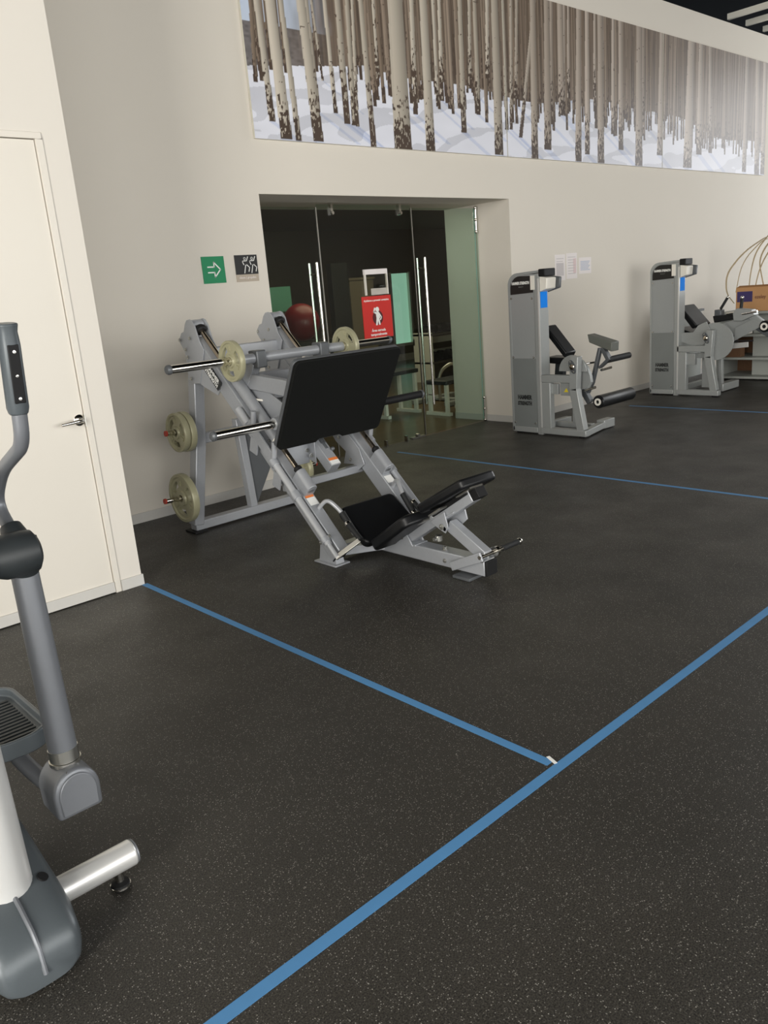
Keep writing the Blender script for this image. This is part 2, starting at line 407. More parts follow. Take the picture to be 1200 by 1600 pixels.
# ---- opening: glass doors and fixed pane
def edge_pane(nm, x0, x1, z0, z1, par):
    return obj(nm, MB().bx(x0, x1, GY-.005, GY+.005, z0, z1), M['glass'], par, smooth=False, label='green-tinted clear glass pane')
def pull(par, x, z0, z1):
    for s in (-1, 1):
        mb = MB().cyl((x, GY+s*.055, z0), (x, GY+s*.055, z1), .0125, 14)
        for zz in (z0+.1, z1-.1): mb.cyl((x, GY+s*.004, zz), (x, GY+s*.055, zz), .006, 10)
        obj('pull_handle', mb, M['chrome'], par)
def sdoor(name, x0, x1, hxp, hingex):
    o = bpy.data.objects.new(name, None); link(o); o.location = (x0, GY, 0); ORIG[name] = Vector((x0, GY, 0)); o['kind'] = 'structure'
    edge_pane('glass_pane', x0, x1, .012, 2.265, o); pull(o, hxp, .32, 1.795)
    obj('glass_edge', MB().bx(hingex-.003 if hingex > hxp else hingex, hingex if hingex > hxp else hingex+.003, GY-.006, GY+.006, .012, 2.265), M['glass_edge'], o, smooth=False)
    fx = x1 if hingex < hxp else x0
    obj('glass_edge', MB().bx(fx-.006, fx+.006, GY-.007, GY+.007, .012, 2.265), M['satin'], o, smooth=False, label='bright polished edge strip')
    for z0, z1 in ((2.02, 2.28), (.01, .28)):
        mb = MB().cyl((hingex, GY-.02, z0), (hingex, GY-.02, z1), .012, 12)
        for zz in (z0+.01, (z0+z1)/2, z1-.01): mb.ball((hingex, GY-.02, zz), .019, 12)
        obj('hinge', mb, M['chrome'], o)
    return o
sdoor('door_2', X0+.01, 4.765, 4.675, X0+.03)
sdoor('door_3', 5.955, X1-.012, 6.055, X1-.05)
wp = bpy.data.objects.new('window_1', None); link(wp); wp.location = (4.77, GY, 0); ORIG['window_1'] = Vector((4.77, GY, 0)); wp['kind'] = 'structure'
edge_pane('glass_pane', 4.775, 5.945, .004, 2.29, wp)
for x, z in ((4.93, 2.25), (5.785, 2.25)):
    obj('clip', MB().bx(x-.012, x+.012, GY-.03, GY+.012, z-.05, 2.30).cyl((x-.0, GY-.045, z-.035), (x, GY-.02, z-.035), .014, 12), M['chrome'], wp)
for x in (5.375, 5.66):
    obj('clip', MB().bx(x-.010, x+.010, GY-.028, GY+.01, 0, .055), M['chrome'], wp)
obj('floor_pivot', MB().bx(5.74, 5.93, GY-.022, GY+.022, 0.001, .018).cyl((5.83, GY-.03, .03), (5.83, GY+.01, .03), .018, 14), M['satin'], wp)

# ---- studio behind the glass (dark)
SY1 = 13.0
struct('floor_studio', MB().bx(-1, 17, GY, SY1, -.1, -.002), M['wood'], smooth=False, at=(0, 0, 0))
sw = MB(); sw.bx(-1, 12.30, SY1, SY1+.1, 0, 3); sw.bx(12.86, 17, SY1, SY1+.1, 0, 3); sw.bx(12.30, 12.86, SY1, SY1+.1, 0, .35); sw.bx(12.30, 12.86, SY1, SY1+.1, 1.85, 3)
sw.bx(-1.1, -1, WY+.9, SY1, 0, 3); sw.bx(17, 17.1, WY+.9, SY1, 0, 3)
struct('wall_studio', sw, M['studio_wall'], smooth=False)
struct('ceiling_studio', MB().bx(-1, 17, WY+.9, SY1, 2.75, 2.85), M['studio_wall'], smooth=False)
wo = struct('window_studio', MB().bx(12.27, 12.32, SY1-.02, SY1+.06, .33, 1.87).bx(12.84, 12.89, SY1-.02, SY1+.06, .33, 1.87).bx(12.32, 12.84, SY1-.02, SY1+.06, .31, .37), M['white'], smooth=False)
obj('lit_pane', MB().bx(12.32, 12.84, SY1+.05, SY1+.06, .37, 1.87), emis('green_daylight', srgb(158, 200, 178), 0.6), wo, smooth=False)
struct('baseboard_studio', MB().bx(-1, 17, SY1-.02, SY1, 0, .14), M['white'], smooth=False)
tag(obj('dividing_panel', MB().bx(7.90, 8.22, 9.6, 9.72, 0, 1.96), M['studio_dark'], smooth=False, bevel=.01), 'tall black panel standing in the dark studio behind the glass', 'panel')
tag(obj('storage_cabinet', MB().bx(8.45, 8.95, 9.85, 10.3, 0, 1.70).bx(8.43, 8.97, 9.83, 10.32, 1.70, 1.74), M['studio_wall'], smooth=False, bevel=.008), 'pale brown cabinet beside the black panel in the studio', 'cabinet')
tag(obj('exercise_ball', MB().ball((6.5, 8.6, 1.20), .24, 28), M['ball'], at=(6.5, 8.6, .96)), 'red exercise ball on a black stand inside the dark studio', 'ball')
tag(obj('ball_stand', MB().bx(6.2, 6.8, 8.3, 8.9, .90, .96).bx(6.22, 6.27, 8.32, 8.37, 0, .90).bx(6.73, 6.78, 8.32, 8.37, 0, .90).bx(6.22, 6.27, 8.83, 8.88, 0, .90).bx(6.73, 6.78, 8.83, 8.88, 0, .90), M['studio_dark'], smooth=False), 'low black stand under the red ball in the studio', 'stand')
tag(obj('green_screen', MB().bx(6.72, 7.12, 9.6, 9.66, 1.34, 1.68).bx(6.90, 6.95, 9.6, 9.66, 0, 1.34).bx(6.75, 7.1, 9.5, 9.8, 0, .03), mat('screen_green', srgb(80, 130, 110), 0.4), smooth=False), 'green screen on a post at the left of the studio', 'screen')
def stool(x, y, h, lab):
    t = thing('white_bench', lab, 'bench', (x, y, 0), None)
    obj('seat', MB().bx(x-.3, x+.3, y-.18, y+.18, h-.05, h), M['ell_black'], t, bevel=.01)
    for sx in (-.26, .26):
        for sy in (-.14, .14): obj('leg', MB().bx(x+sx-.02, x+sx+.02, y+sy-.02, y+sy+.02, .04, h-.05), M['white'], t)
        obj('foot', MB().bx(x+sx-.025, x+sx+.025, y-.2, y+.2, 0, .04), M['white'], t)
    return t
stool(6.85, 7.35, .55, 'white framed step bench behind the red notice in the studio')
stool(7.3, 6.75, .42, 'low white framed bench nearest the glass in the studio')
# studio cross-trainer frame seen through the right door
t = thing('exercise_bike', 'grey tubular exercise bike seen through the right glass door', 'exercise machine', (8.3, 7.6, 0))
obj('frame', MB().tube(fillet([(7.75, 7.4, .05), (7.75, 7.4, .42), (7.95, 7.3, .55), (8.2, 7.2, .05)], .12), .022, 10), M['satin'], t)
obj('base', MB().bx(7.6, 8.4, 7.1, 7.2, 0, .06).bx(7.6, 8.4, 7.7, 7.8, 0, .06).bx(7.95, 8.05, 7.2, 7.7, 0.01, .05), M['frame2'], t, bevel=.01)
t = thing('dumbbell_rack', 'dark dumbbell rack against the far studio wall', 'rack', (9.9, 9.4, 0))
obj('frame', MB().bx(9.5, 9.54, 9.2, 9.6, 0, .8).bx(10.6, 10.64, 9.2, 9.6, 0, .8).bx(9.5, 10.64, 9.57, 9.6, .6, .7), M['white'], t)
for z in (.3, .75): obj('shelf', MB().bx(9.5, 10.64, 9.2, 9.6, z, z+.03), M['satin'], t)
for k in range(5):
    for z in (.33, .78):
        x = 9.65+k*.2
        tag(obj('dumbbell', MB().cyl((x, 9.22, z+.07), (x, 9.34, z+.07), .07, 8).cyl((x, 9.46, z+.07), (x, 9.58, z+.07), .07, 8).cyl((x, 9.34, z+.07), (x, 9.46, z+.07), .018, 8), M['rubber']),
            'black dumbbell, %s from the left on the %s shelf of the dim studio rack' % (('first', 'second', 'third', 'fourth', 'fifth')[k], 'lower' if z < .5 else 'upper'), 'dumbbell', 'dumbbells on the studio rack')
area('studio_light', (7.5, 8.2, 2.7), (0, 0, -1), 3.0, 1.5, 36, (1.0, .82, .58))

# ------------------------------------------------------------------ birch forest mural (three panels, flat print as vertex colours)
TR = [(0.241, 0.007, -0.027, 0.114), (0.147, 0.127, -0.034, 0.062), (0.389, 0.006, -0.043, 0.057), (0.567, 0.007, -0.05, 0.107), (0.62, 0.228, -0.028, 0.049), (0.804, 0.233, -0.019, 0.045), (0.908, 0.16, 0.003, 0.07), (0.993, 0.157, 0.033, 0.052), (1.036, 0.151, 0.054, 0.037), (1.191, -0.002, -0.023, 0.066), (1.313, 0.535, 0.017, 0.038), (1.47, -0.002, 0.014, 0.219), (1.559, 0.298, 0.075, 0.07), (1.733, 0.292, 0.038, 0.06), (1.869, -0.002, 0.013, 0.118), (2.096, 0.436, 0.036, 0.051), (2.035, 0.382, 0.017, 0.044), (2.364, 0.185, 0.026, 0.074), (2.495, 0.57, 0.06, 0.047), (2.596, 0.354, 0.01, 0.059), (2.845, 0.011, 0.012, 0.131), (3.02, 0.25, 0.007, 0.052), (0.263, 0.676, 0.059, 0.018), (0.707, 0.468, -0.074, 0.024), (2.752, 0.685, 0.059, 0.056), (3.177, 0.485, 0.073, 0.05), (3.234, 0.189, 0.23, 0.059), (3.435, -0.003, 0.022, 0.115), (3.659, 0.093, 0.029, 0.126), (3.749, 0.348, 0.046, 0.071), (3.928, 0.447, 0.001, 0.122), (3.994, 0.485, 0.031, 0.057), (4.217, 0.006, 0.033, 0.12), (4.405, 0.083, 0.018, 0.096), (4.656, 0.0, 0.006, 0.137), (4.744, 0.332, 0.007, 0.054), (4.937, 0.321, 0.013, 0.075), (5.091, 0.161, -0.002, 0.106), (5.459, 0.005, 0.005, 0.163), (5.579, 0.494, 0.009, 0.081), (5.963, 0.139, 0.023, 0.13), (6.623, 0.02, 0.035, 0.225), (6.963, 0.196, 0.002, 0.147), (7.303, 0.225, -0.053, 0.101), (8.327, 0.02, -0.01, 0.129), (8.731, 0.002, -0.067, 0.166), (8.935, 0.008, -0.032, 0.138), (4.582, 0.529, 0.016, 0.053), (3.091, 0.253, 0.055, 0.05), (4.089, 0.623, 0.025, 0.049)]
def lin(c):
    c = np.asarray(c, float)/255.0
    return np.where(c <= .04045, c/12.92, ((c+.055)/1.055)**2.4)
def paint_mural(U0, U1, nx, nz):
    rng = np.random.default_rng(11)
    u = np.linspace(U0, U1, nx)[None, :]; z = np.linspace(0, 1.5, nz)[:, None]
    U = np.broadcast_to(u, (nz, nx)).copy(); Z = np.broadcast_to(z, (nz, nx)).copy()
    def vn(sx, sz, seed):
        r = np.random.default_rng(seed); g = r.random((64, 512)); a = (U*sx) % 511; b = (Z*sz) % 63
        i = a.astype(int); j = b.astype(int); fa = a-i; fb = b-j; fa = fa*fa*(3-2*fa); fb = fb*fb*(3-2*fb)
        return (g[j, i]*(1-fa)+g[j, (i+1) % 512]*fa)*(1-fb)+(g[(j+1) % 64, i]*(1-fa)+g[(j+1) % 64, (i+1) % 512]*fa)*fb
    hor = 0.60+0.05*np.sin(U*1.3+.8)+0.03*np.sin(U*3.1)-0.06*np.clip(U-6, 0, 3)
    hor = np.where(U < 1.0, 0.50+.10*U, hor)
    snow = lin([226, 228, 238])*np.ones((nz, nx, 1))
    sh = vn(1.6, 6, 3)*.5+vn(4, 14, 4)*.5
    band = (np.sin((Z*9-U*2.2+sh*3.5)*2.0) > .55)[..., None]
    snow = snow*np.where(band, .80, 1.0)*(0.93+.12*sh[..., None])
    hz = vn(26, 3, 5)*.6+vn(70, 4, 6)*.4
    bgc = lin([118, 104, 92])[None, None, :]*(.35+.95*hz[..., None])
    sky = lin([196, 208, 226])[None, None, :]*np.ones((nz, nx, 1))
    leftm = np.clip(1-(U-.15)/.75, 0, 1)[..., None]
    hills = (Z < .80)[..., None]
    far = np.where(hills, lin([112, 108, 108])[None, None, :]*(.7+.6*vn(30, 60, 8)[..., None]), sky)
    wgt = np.clip(leftm*1.4-.2*vn(20, 8, 9)[..., None], 0, 1)
    bgc = bgc*(1-wgt)+far*wgt
    img = np.where((Z > hor)[..., None], bgc, snow)
    # thin background trunks
    small = []
    for k in range(560):
        uu = rng.uniform(-.1, 9.2)
        if uu < 1.0 and rng.random() < .8: continue
        d = rng.random()
        small.append((uu, .60-.30*d**2+rng.uniform(-.03, .06)-.05*max(0, uu-6), rng.normal(0, .02), .016+.028*d, d))
    small.sort(key=lambda q: -q[1])
    allt = [(a, b, c, w_, d, 0) for a, b, c, w_, d in small]+[(t[0]+t[3]/2, t[1], t[2], t[3], 1, 1) for t in sorted(TR, key=lambda q: -q[1])]
    mott = vn(52, 38, 21)*.5+vn(120, 41, 22)*.5
    mark = vn(24, 60, 23)
    for uc, zb, sl, wd, d, big in allt:
        if uc < U0-.5 or uc > U1+.5: continue
        cx = uc+sl*(Z-zb)
        ww = wd*(1.0 - .22*np.clip((Z-zb)/1.2, 0, 1))
        q = (U-cx)/(ww/2); ins = (np.abs(q) < 1) & (Z > zb)
        k_ = min(1, max(0, (uc-2.6)/1.2)); v_ = ((uc*13.7) % 1)*26
        tone = lin([214-12*k_-v_, 205-16*k_-v_, 190-14*k_-v_]) if big else lin([118+50*d-v_, 104+48*d-v_, 92+44*d-v_])
        seed = (uc*7.3) % 1
        c = tone[None, None, :]*(1.04-.62*np.clip(q*.5+.5, 0, 1)**1.3-.10*(q < -.7))[..., None]
        dk = lin([74, 62, 54])[None, None, :]
        hh = (.38 if big else .20)+.18*seed
        low = np.clip(1-(Z-zb)/hh, 0, 1)
        m1 = (mott+low*.55 > .86 - .12*seed) & (Z-zb < hh*1.15)
        m2 = (mark > .955) & (np.abs(q) < .9)
        c = np.where((m1 | m2)[..., None], dk*(1+.3*seed), c)
        img = np.where(ins[..., None], c, img)
        if big:   # soft blue-grey print shadow trailing over the snow
            sz_ = (np.abs((U-uc)-(zb-Z)*1.9) < wd*.5) & (Z < zb) & (Z > zb-.22)
            img = np.where(sz_[..., None] & (img.mean(-1, keepdims=True) > .45), img*np.array([.80, .84, .93]), img)
    glare = np.clip((U-4.5)/4.5, 0, 1)[..., None]
    img = img*(1-.30*glare)+lin([190, 186, 186])*(.30*glare)  # pale window glare mixed into the print colours, stronger to the right
    return np.clip(img, 0, 1)
mmat = bpy.data.materials.new('mural_print'); mmat.use_nodes = True
_nt = mmat.node_tree; _b = _nt.nodes['Principled BSDF']; _at = _nt.nodes.new('ShaderNodeVertexColor'); _at.layer_name = 'print'
_nt.links.new(_at.outputs[0], _b.inputs['Base Color']); _b.inputs['Roughness'].default_value = .38; _b.inputs['Specular IOR Level'].default_value = .22
PANS = [(3.885, 6.925, 'left mural panel: birch trunks in snow with pale blue sky at its left edge'),
        (6.937, 9.975, 'middle mural panel: dense brown birch trunks above snow, over the twin weight machines'),
        (9.987, 12.95, 'right mural panel: birch trunks and snow paled by painted-in window glare, nearest the far end of the wall')]
for (a, b, lab) in PANS:
    t = thing('mural_panel', lab, 'mural', (a, WY, 2.70), 'birch forest mural panels')
    nx, nz = 460, 228
    img = paint_mural(a-3.885, b-3.885, nx, nz)
    xs = np.linspace(a, b, nx)-a; zs = np.linspace(0, 1.5, nz)
    XX, ZZ = np.meshgrid(xs, zs); co = np.stack([XX, np.full_like(XX, -.0245), ZZ], -1).reshape(-1, 3)
    idx = np.arange(nx*nz).reshape(nz, nx)
    fs = np.stack([idx[:-1, :-1], idx[:-1, 1:], idx[1:, 1:], idx[1:, :-1]], -1).reshape(-1, 4)
    me = bpy.data.meshes.new('print'); me.from_pydata(co.tolist(), [], fs.tolist())
    ca = me.color_attributes.new('print', 'FLOAT_COLOR', 'POINT')
    ca.data.foreach_set('color', np.concatenate([img.reshape(-1, 3), np.ones((nx*nz, 1))], 1).astype(np.float32).ravel())
    me.materials.append(mmat)
    o = bpy.data.objects.new('print', me); link(o, t)
    obj('backing_board', MB().bx(a, b, WY-.024, WY-.001, 2.70, 4.20), M['beam'], t, smooth=False)

# ------------------------------------------------------------------ signs and papers on the wall
def stroke(mb, pts, wd, y, closed=False):
    P = [Vector((p[0], 0, p[1])) for p in pts]
    if closed: P.append(P[0])
    for a, b in zip(P, P[1:]):
        d = (b-a).normalized(); n = Vector((-d.z, 0, d.x))*wd/2; a2 = a-d*wd*.3; b2 = b+d*wd*.3
        mb.prism([(q.x, y, q.z) for q in (a2-n, b2-n, b2+n, a2+n)], (0, -.0012, 0))
t = thing('exit_arrow_sign', 'green square sign with white outlined arrow on the wall', 'sign', (3.385, WY, 1.66))
obj('board', MB().bx(3.287, 3.481, WY-.006, WY, 1.662, 1.856), M['green_sign'], t, smooth=False)
mb = MB(); cx, cz = 3.385, 1.760
stroke(mb, [(cx-.052, cz+.020), (cx+.004, cz+.020), (cx+.004, cz+.054), (cx+.056, cz), (cx+.004, cz-.054), (cx+.004, cz-.020), (cx-.052, cz-.020)], .009, WY-.006)
obj('arrow', mb, M['white_print'], t, smooth=False, label='white outlined arrow pointing right')
t = thing('studio_sign', 'dark square sign with two white dancing stick figures, tan strip below', 'sign', (3.68, WY, 1.66))
obj('board', MB().bx(3.578, 3.783, WY-.006, WY, 1.714, 1.858), M['dark_sign'], t, smooth=False)
obj('strip', MB().bx(3.578, 3.783, WY-.005, WY, 1.660, 1.714), M['tan_sign'], t, smooth=False, label='tan caption strip')
mb = MB()
for ox in (3.672, 3.738):
    r = .009; stroke(mb, [(ox-.004+r*math.cos(a*PI/4), 1.831+r*math.sin(a*PI/4)) for a in range(8)], .005, WY-.006, True)
    stroke(mb, [(ox-.016, 1.786), (ox-.026, 1.808), (ox-.022, 1.814), (ox+.012, 1.814), (ox+.026, 1.844)], .006, WY-.006)
    stroke(mb, [(ox+.0, 1.783), (ox-.016, 1.724)], .006, WY-.006)
    stroke(mb, [(ox+.010, 1.785), (ox+.034, 1.764), (ox+.024, 1.734)], .006, WY-.006)
obj('figure_lines', mb, M['white_print'], t, smooth=False)
text('lettering', 'clases | grupales', M['paper'], t, (3.68, WY-.0055, 1.690), (1, 0, 0), (0, 0, 1), .024)
def sheet(x0, x1, z0, z1, lab, kind):
    t = thing('notice_sheet', lab, 'paper', ((x0+x1)/2, WY, z0), 'notice sheets taped to the wall')
    obj('page', MB().bx(x0, x1, WY-.003, WY, z0, z1), M['paper'], t, smooth=False)
    mb = MB(); n = 7
    for i in range(n):
        z = z1-.04-(z1-z0-.07)*i/n; mb.bx(x0+.03, x1-.03-(i % 3)*.015, WY-.0036, WY-.0028, z-.008, z)
    obj('printed_lines', mb, M['paper_blue'] if kind == 2 else M['paper_print'], t, smooth=False)
    if kind == 0: obj('printed_block', MB().bx(x0+.025, x1-.03, WY-.0034, WY-.0028, z0+.05, z1-.09), M['paper_print'], t, smooth=False)
    if kind == 1: obj('printed_block', MB().bx(x0+.13, x1-.02, WY-.0034, WY-.0028, z0+.06, z1-.06), M['paper_pink'], t, smooth=False)
sheet(7.712, 7.905, 1.458, 1.735, 'left paper notice with grey block, left of three on the wall', 0)
sheet(7.928, 8.135, 1.468, 1.745, 'middle of three paper notices, with a faint pink column', 1)
sheet(8.172, 8.420, 1.512, 1.690, 'shorter bluish notice, right of the three on the wall', 2)
# red notice and acrylic holder on the glass
t = thing('closed_area_sign', 'red notice with a white figure taped to the glass', 'sign', (5.40, GY-.008, 1.07))
obj('board', MB().bx(5.211, 5.590, GY-.010, GY-.006, 1.070, 1.465), M['red_sign'], t, smooth=False)
yy = GY-.0105
text('lettering', 'Ayúdanos a prevenir contagios.', M['white_print'], t, (5.40, yy, 1.425), (1, 0, 0), (0, 0, 1), .026, bold=.0005)
text('lettering', 'Área cerrada', M['white_print'], t, (5.40, yy, 1.142), (1, 0, 0), (0, 0, 1), .034, bold=.0008)
text('lettering', 'temporalmente', M['white_print'], t, (5.40, yy, 1.104), (1, 0, 0), (0, 0, 1), .034, bold=.0008)
obj('emblem_disc', MB().lathe([(0, 0), (.068, 0), (.068, .001), (0, .001)], (5.40, yy+.0005, 1.262), (0, -1, 0), 32), M['maroon'], t, smooth=False)
mb = MB(); y2 = yy-.001
mb.lathe([(0, 0), (.024, 0), (.024, .001), (0, .001)], (5.398, y2, 1.338), (0, -1, 0), 20)
mb.prism([(x, y2, z) for x, z in [(5.376, 1.312), (5.412, 1.318), (5.430, 1.262), (5.418, 1.252), (5.428, 1.192), (5.408, 1.192), (5.400, 1.235), (5.388, 1.190), (5.368, 1.190), (5.380, 1.258)]], (0, -.001, 0))
stroke(mb, [(5.378, 1.305), (5.352, 1.318), (5.366, 1.350)], .018, y2)
stroke(mb, [(5.415, 1.305), (5.446, 1.262), (5.430, 1.240)], .012, y2)
obj('figure', mb, M['white_print'], t, smooth=False, label='white figure with one raised arm')
t = thing('sign_holder', 'clear acrylic sheet holder with white top on the glass above the red notice', 'holder', (5.40, GY-.03, 1.47))
obj('pocket', MB().bx(5.262, 5.545, GY-.030, GY-.026, 1.475, 1.70), M['acrylic'], t, smooth=False)
obj('header', MB().bx(5.255, 5.550, GY-.031, GY-.008, 1.665, 1.712), M['paper'], t, smooth=False)
for x_ in (5.258, 5.537): obj('edge_strip', MB().bx(x_, x_+.012, GY-.032, GY-.010, 1.475, 1.665), M['white'], t, smooth=False)
obj('paper_slip', MB().bx(5.33, 5.537, GY-.024, GY-.020, 1.475, 1.535), M['paper'], t, smooth=False)

# ------------------------------------------------------------------ tape on the floor
def tape(name, pts, lab):
    mb = MB().prism([(x, y, .0004) for x, y in pts], (0, 0, .0008))
    tag(obj(name, mb, M['tape'], smooth=False), lab, 'tape', 'blue tape lines on the floor')
tape('floor_tape', [(1.872, 1.385), (1.837, 1.385), (1.837, 4.19), (1.872, 4.19)], 'blue tape line from the white wall corner to the long front tape')
tape('floor_tape', [(-1.5, 1.332), (9.5, 1.342), (9.5, 1.379), (-1.5, 1.369)], 'long blue tape line crossing the front of the floor diagonally')
tape('floor_tape', [(5.20, -3), (5.235, -3), (5.225, 5.58), (5.19, 5.58)], 'thin blue tape line starting at the glass doors, passing before the weight machines')
tape('floor_tape', [(8.31, -3), (8.345, -3), (8.345, 4.95), (8.31, 4.95)], 'faint blue tape line on the far floor beside the farther weight machine')
tag(obj('tape_scrap', MB().box((1.872, 1.392, .0018), (.012, .045, .001), Matrix.Rotation(-.35, 3, 'Z')), M['white_print'], smooth=False), 'tiny white scrap where the two front blue tapes meet', 'tape')

# ------------------------------------------------------------------ weight plates
def plate_mb(o, ax, R, th):
    mb = MB(); o = Vector(o); ax = Vector(ax).normalized(); u = Vector((0, 0, 1)); v = ax.cross(u)
    rr = [.026, .026, R*.30, R*.34, R*.48, R*.74, R*.84, R*.88, R*.985, R]
    hh = [0, th*.5, th*.5, th*.26, th*.26, th*.26, th*.28, th*.46, th*.46, th*.36]
    n = 48; m = len(rr); vs = []; fs = []
    for side in (1, -1):
        for k in range(n):
            a = 2*PI*k/n; d = u*math.cos(a)+v*math.sin(a)
            for r, h in zip(rr, hh): vs.append(o+d*r+ax*h*side)
    I = lambda s, k, i: s*n*m+(k % n)*m+i
    slot = lambda k: (k % 16) in (3, 4, 5, 6, 7, 8, 9)
    for k in range(n):
        for i in range(m-1):
            if i == 4 and slot(k): continue
            fs.append((I(0, k, i), I(0, k+1, i), I(0, k+1, i+1), I(0, k, i+1)))
            fs.append((I(1, k, i), I(1, k, i+1), I(1, k+1, i+1), I(1, k+1, i)))
        fs.append((I(0, k, m-1), I(0, k+1, m-1), I(1, k+1, m-1), I(1, k, m-1)))
        if slot(k):
            fs.append((I(0, k, 4), I(0, k+1, 4), I(1, k+1, 4), I(1, k, 4)))
            fs.append((I(0, k, 5), I(1, k, 5), I(1, k+1, 5), I(0, k+1, 5)))
            if not slot(k-1): fs.append((I(0, k, 4), I(1, k, 4), I(1, k, 5), I(0, k, 5)))
            if not slot(k+1): fs.append((I(0, k+1, 4), I(0, k+1, 5), I(1, k+1, 5), I(1, k+1, 4)))
    mb.add(vs, fs)
    # raised lugs on the face
    for q in range(3):
        a = 2*PI*(q/3)+.05; d = u*math.cos(a)+v*math.sin(a); t = ax.cross(d)
        mb.box(o+d*R*.62, (th*.8, R*.16, R*.22), Matrix((ax, t, d)).transposed())
    return mb
def wplate(o, ax, R, th, lab):
    tag(obj('weight_plate', plate_mb(o, ax, R, th), M['iron'], at=o, ang=30), lab, 'weight plate', 'olive iron weight plates on the leg press')

# ------------------------------------------------------------------ LEG PRESS
XC = 3.04
HP = .31
C44, S44 = math.cos(math.radians(44)), math.sin(math.radians(44))
def RF(x, s, h):   # rail frame: s up along the rail top surface, h square to it towards the user
    return (x, 3.43+s*C44-h*S44, .105+s*S44+h*C44)
NRM = (0, -S44, C44)
lp = thing('leg_press', 'large grey inclined leg press with black footplate and black seat', 'exercise machine', (XC, 3.75, 0))
FR = M['frame']
for sd in (-1, 1):
    x = XC+sd*HP
    # inclined rail
    o = obj('rail', MB().beam(RF(x, 0, -.055), RF(x, 1.745, -.055), .078, .11, NRM), FR, lp, bevel=.006)
    obj('end_cap', MB().beam(RF(x, -.006, -.055), RF(x, 0, -.055), .074, .104, NRM), M['rubber'], o)
    # top bracket plate with rounded head (two cheeks)
    pl = [(4.727, 1.428), (4.700, 1.420), (4.672, 1.385), (4.640, 1.290), (4.600, 1.235), (4.640, 1.140), (4.700, 1.019), (4.834, 1.017), (4.842, 1.091), (4.838, 1.222), (4.889, 1.285), (4.894, 1.301), (4.852, 1.346), (4.820, 1.352), (4.790, 1.402), (4.765, 1.424)]
    for xx, dx in ((x-sd*.048, -sd*.008), (x+sd*.041, sd*.008)):
        obj('top_bracket', MB().prx(pl, xx, xx+dx), FR, lp, bevel=.002)
    obj('top_bracket', MB().cyl((x-.046, 4.742, 1.388), (x+.046, 4.742, 1.388), .036, 18).bx(x-.044, x+.044, 4.70, 4.83, 1.05, 1.33), FR, lp, bevel=.003)
    bolts('bolt', [(x-.056, 4.872, 1.30), (x-.056, 4.81, 1.24), (x-.056, 4.80, 1.19), (x-.056, 4.79, 1.05), (x-.056, 4.74, 1.31)], (-1, 0, 0), lp)
    # chrome guide rod with black bumper and lower boss
    rd = obj('guide_rod', MB().cyl(RF(x, .42, .055), RF(x, 1.79, .028), .0165, 18), M['rod'], lp, label='polished steel guide rod')
    obj('bumper', MB().lathe([(.016, 0), (.030, 0), (.038, .008), (.038, .030), (.030, .040), (.012, .040)], RF(x, 1.755, .030), (0, C44, S44), 20), M['rubber'], rd)
    obj('bumper', MB().lathe([(.012, 0), (.024, 0), (.026, .02), (.020, .03), (.012, .03)], RF(x, .545, .055), (0, C44, S44), 20), M['rubber'], rd)
    bp = [RF(0, .42, 0), RF(0, .42, .045), RF(0, .42, .085)]
    mbs = MB().prism([(x-.034, *RF(0, s_, h_)[1:]) for s_, h_ in ((.40, -.0), (.54, -.0), (.54, .055), (.40, .055))], (.068, 0, 0))
    mbs.cyl(RF(x, .40, .055), RF(x, .54, .055), .034, 22)
    obj('rod_boss', mbs, FR, lp, bevel=.003)
    # gusset wing under/inside the rail
    xi = x-sd*.046 if sd > 0 else x+.046
    gp = [(4.20, .658), (4.17, .672), (4.05, .672), (3.90, .54), (3.86, .44), (3.924, .394), (3.962, .430), (4.067, .425), (4.036, .511), (4.127, .568)]
    obj('gusset', MB().prx(gp, xi-.004, xi+.004), FR, lp, bevel=.002)
    gp = [RF(0, 1.60, -.10), RF(0, 1.36, -.10), RF(0, 1.36, -.14), RF(0, 1.50, -.21), RF(0, 1.60, -.25)]
    obj('gusset', MB().prism([(x+(-1)*.044, p[1], p[2]) for p in gp], (.006, 0, 0)), FR, lp, bevel=.001)
    bolts('bolt', [(x-sd*.052, 4.09, .60), (x-sd*.052, 3.99, .46)], (-sd, 0, 0), lp)
    bolts('bolt', [RF(x-sd*.02, .98, .001), RF(x+sd*.02, .84, .001)], NRM, lp, r=.006)
    # rear upright and foot
    up_ = MB()
    P = [(x+sd*.115, 4.90, .05), (x+sd*.03, 4.875, .60), (x, 4.83, 1.06)]
    up_.beam(P[0], P[1], .075, .085, (0, 1, 0)); up_.beam((P[1][0], P[1][1], P[1][2]-.01), P[2], .075, .085, (0, 1, 0))
    obj('upright', up_, FR, lp, bevel=.006)
    obj('foot', MB().bx(x+sd*.12-.05, x+sd*.12+.05, 4.83, 4.97, 0, .014), M['rubber'], lp, bevel=.003)
    # front foot: plate and triangular riser
    obj('foot', MB().bx(x-.055, x+.055, 3.46, 3.66, 0, .010), FR, lp, bevel=.003)
    obj('rail_stand', MB().prx([(3.48, .008), (3.64, .008), (3.60, .19), (3.50, .10)], x-.03, x+.03), FR, lp, bevel=.002)
    # side assist handle (J shaped) beside the seat
    xs_ = x-sd*.01
    hb = obj('side_handle', MB().tube(fillet([RF(xs_, .30, 0), RF(xs_-sd*.02, .30, .085), RF(xs_-sd*.055, .20, .085), RF(xs_-sd*.06, .04, .07)], .05), .0125, 12), M['tube'], lp)
    obj('hand_grip', MB().cyl(RF(xs_-sd*.0555, .185, .084), RF(xs_-sd*.06, .055, .071), .019, 16), M['grip'], hb)
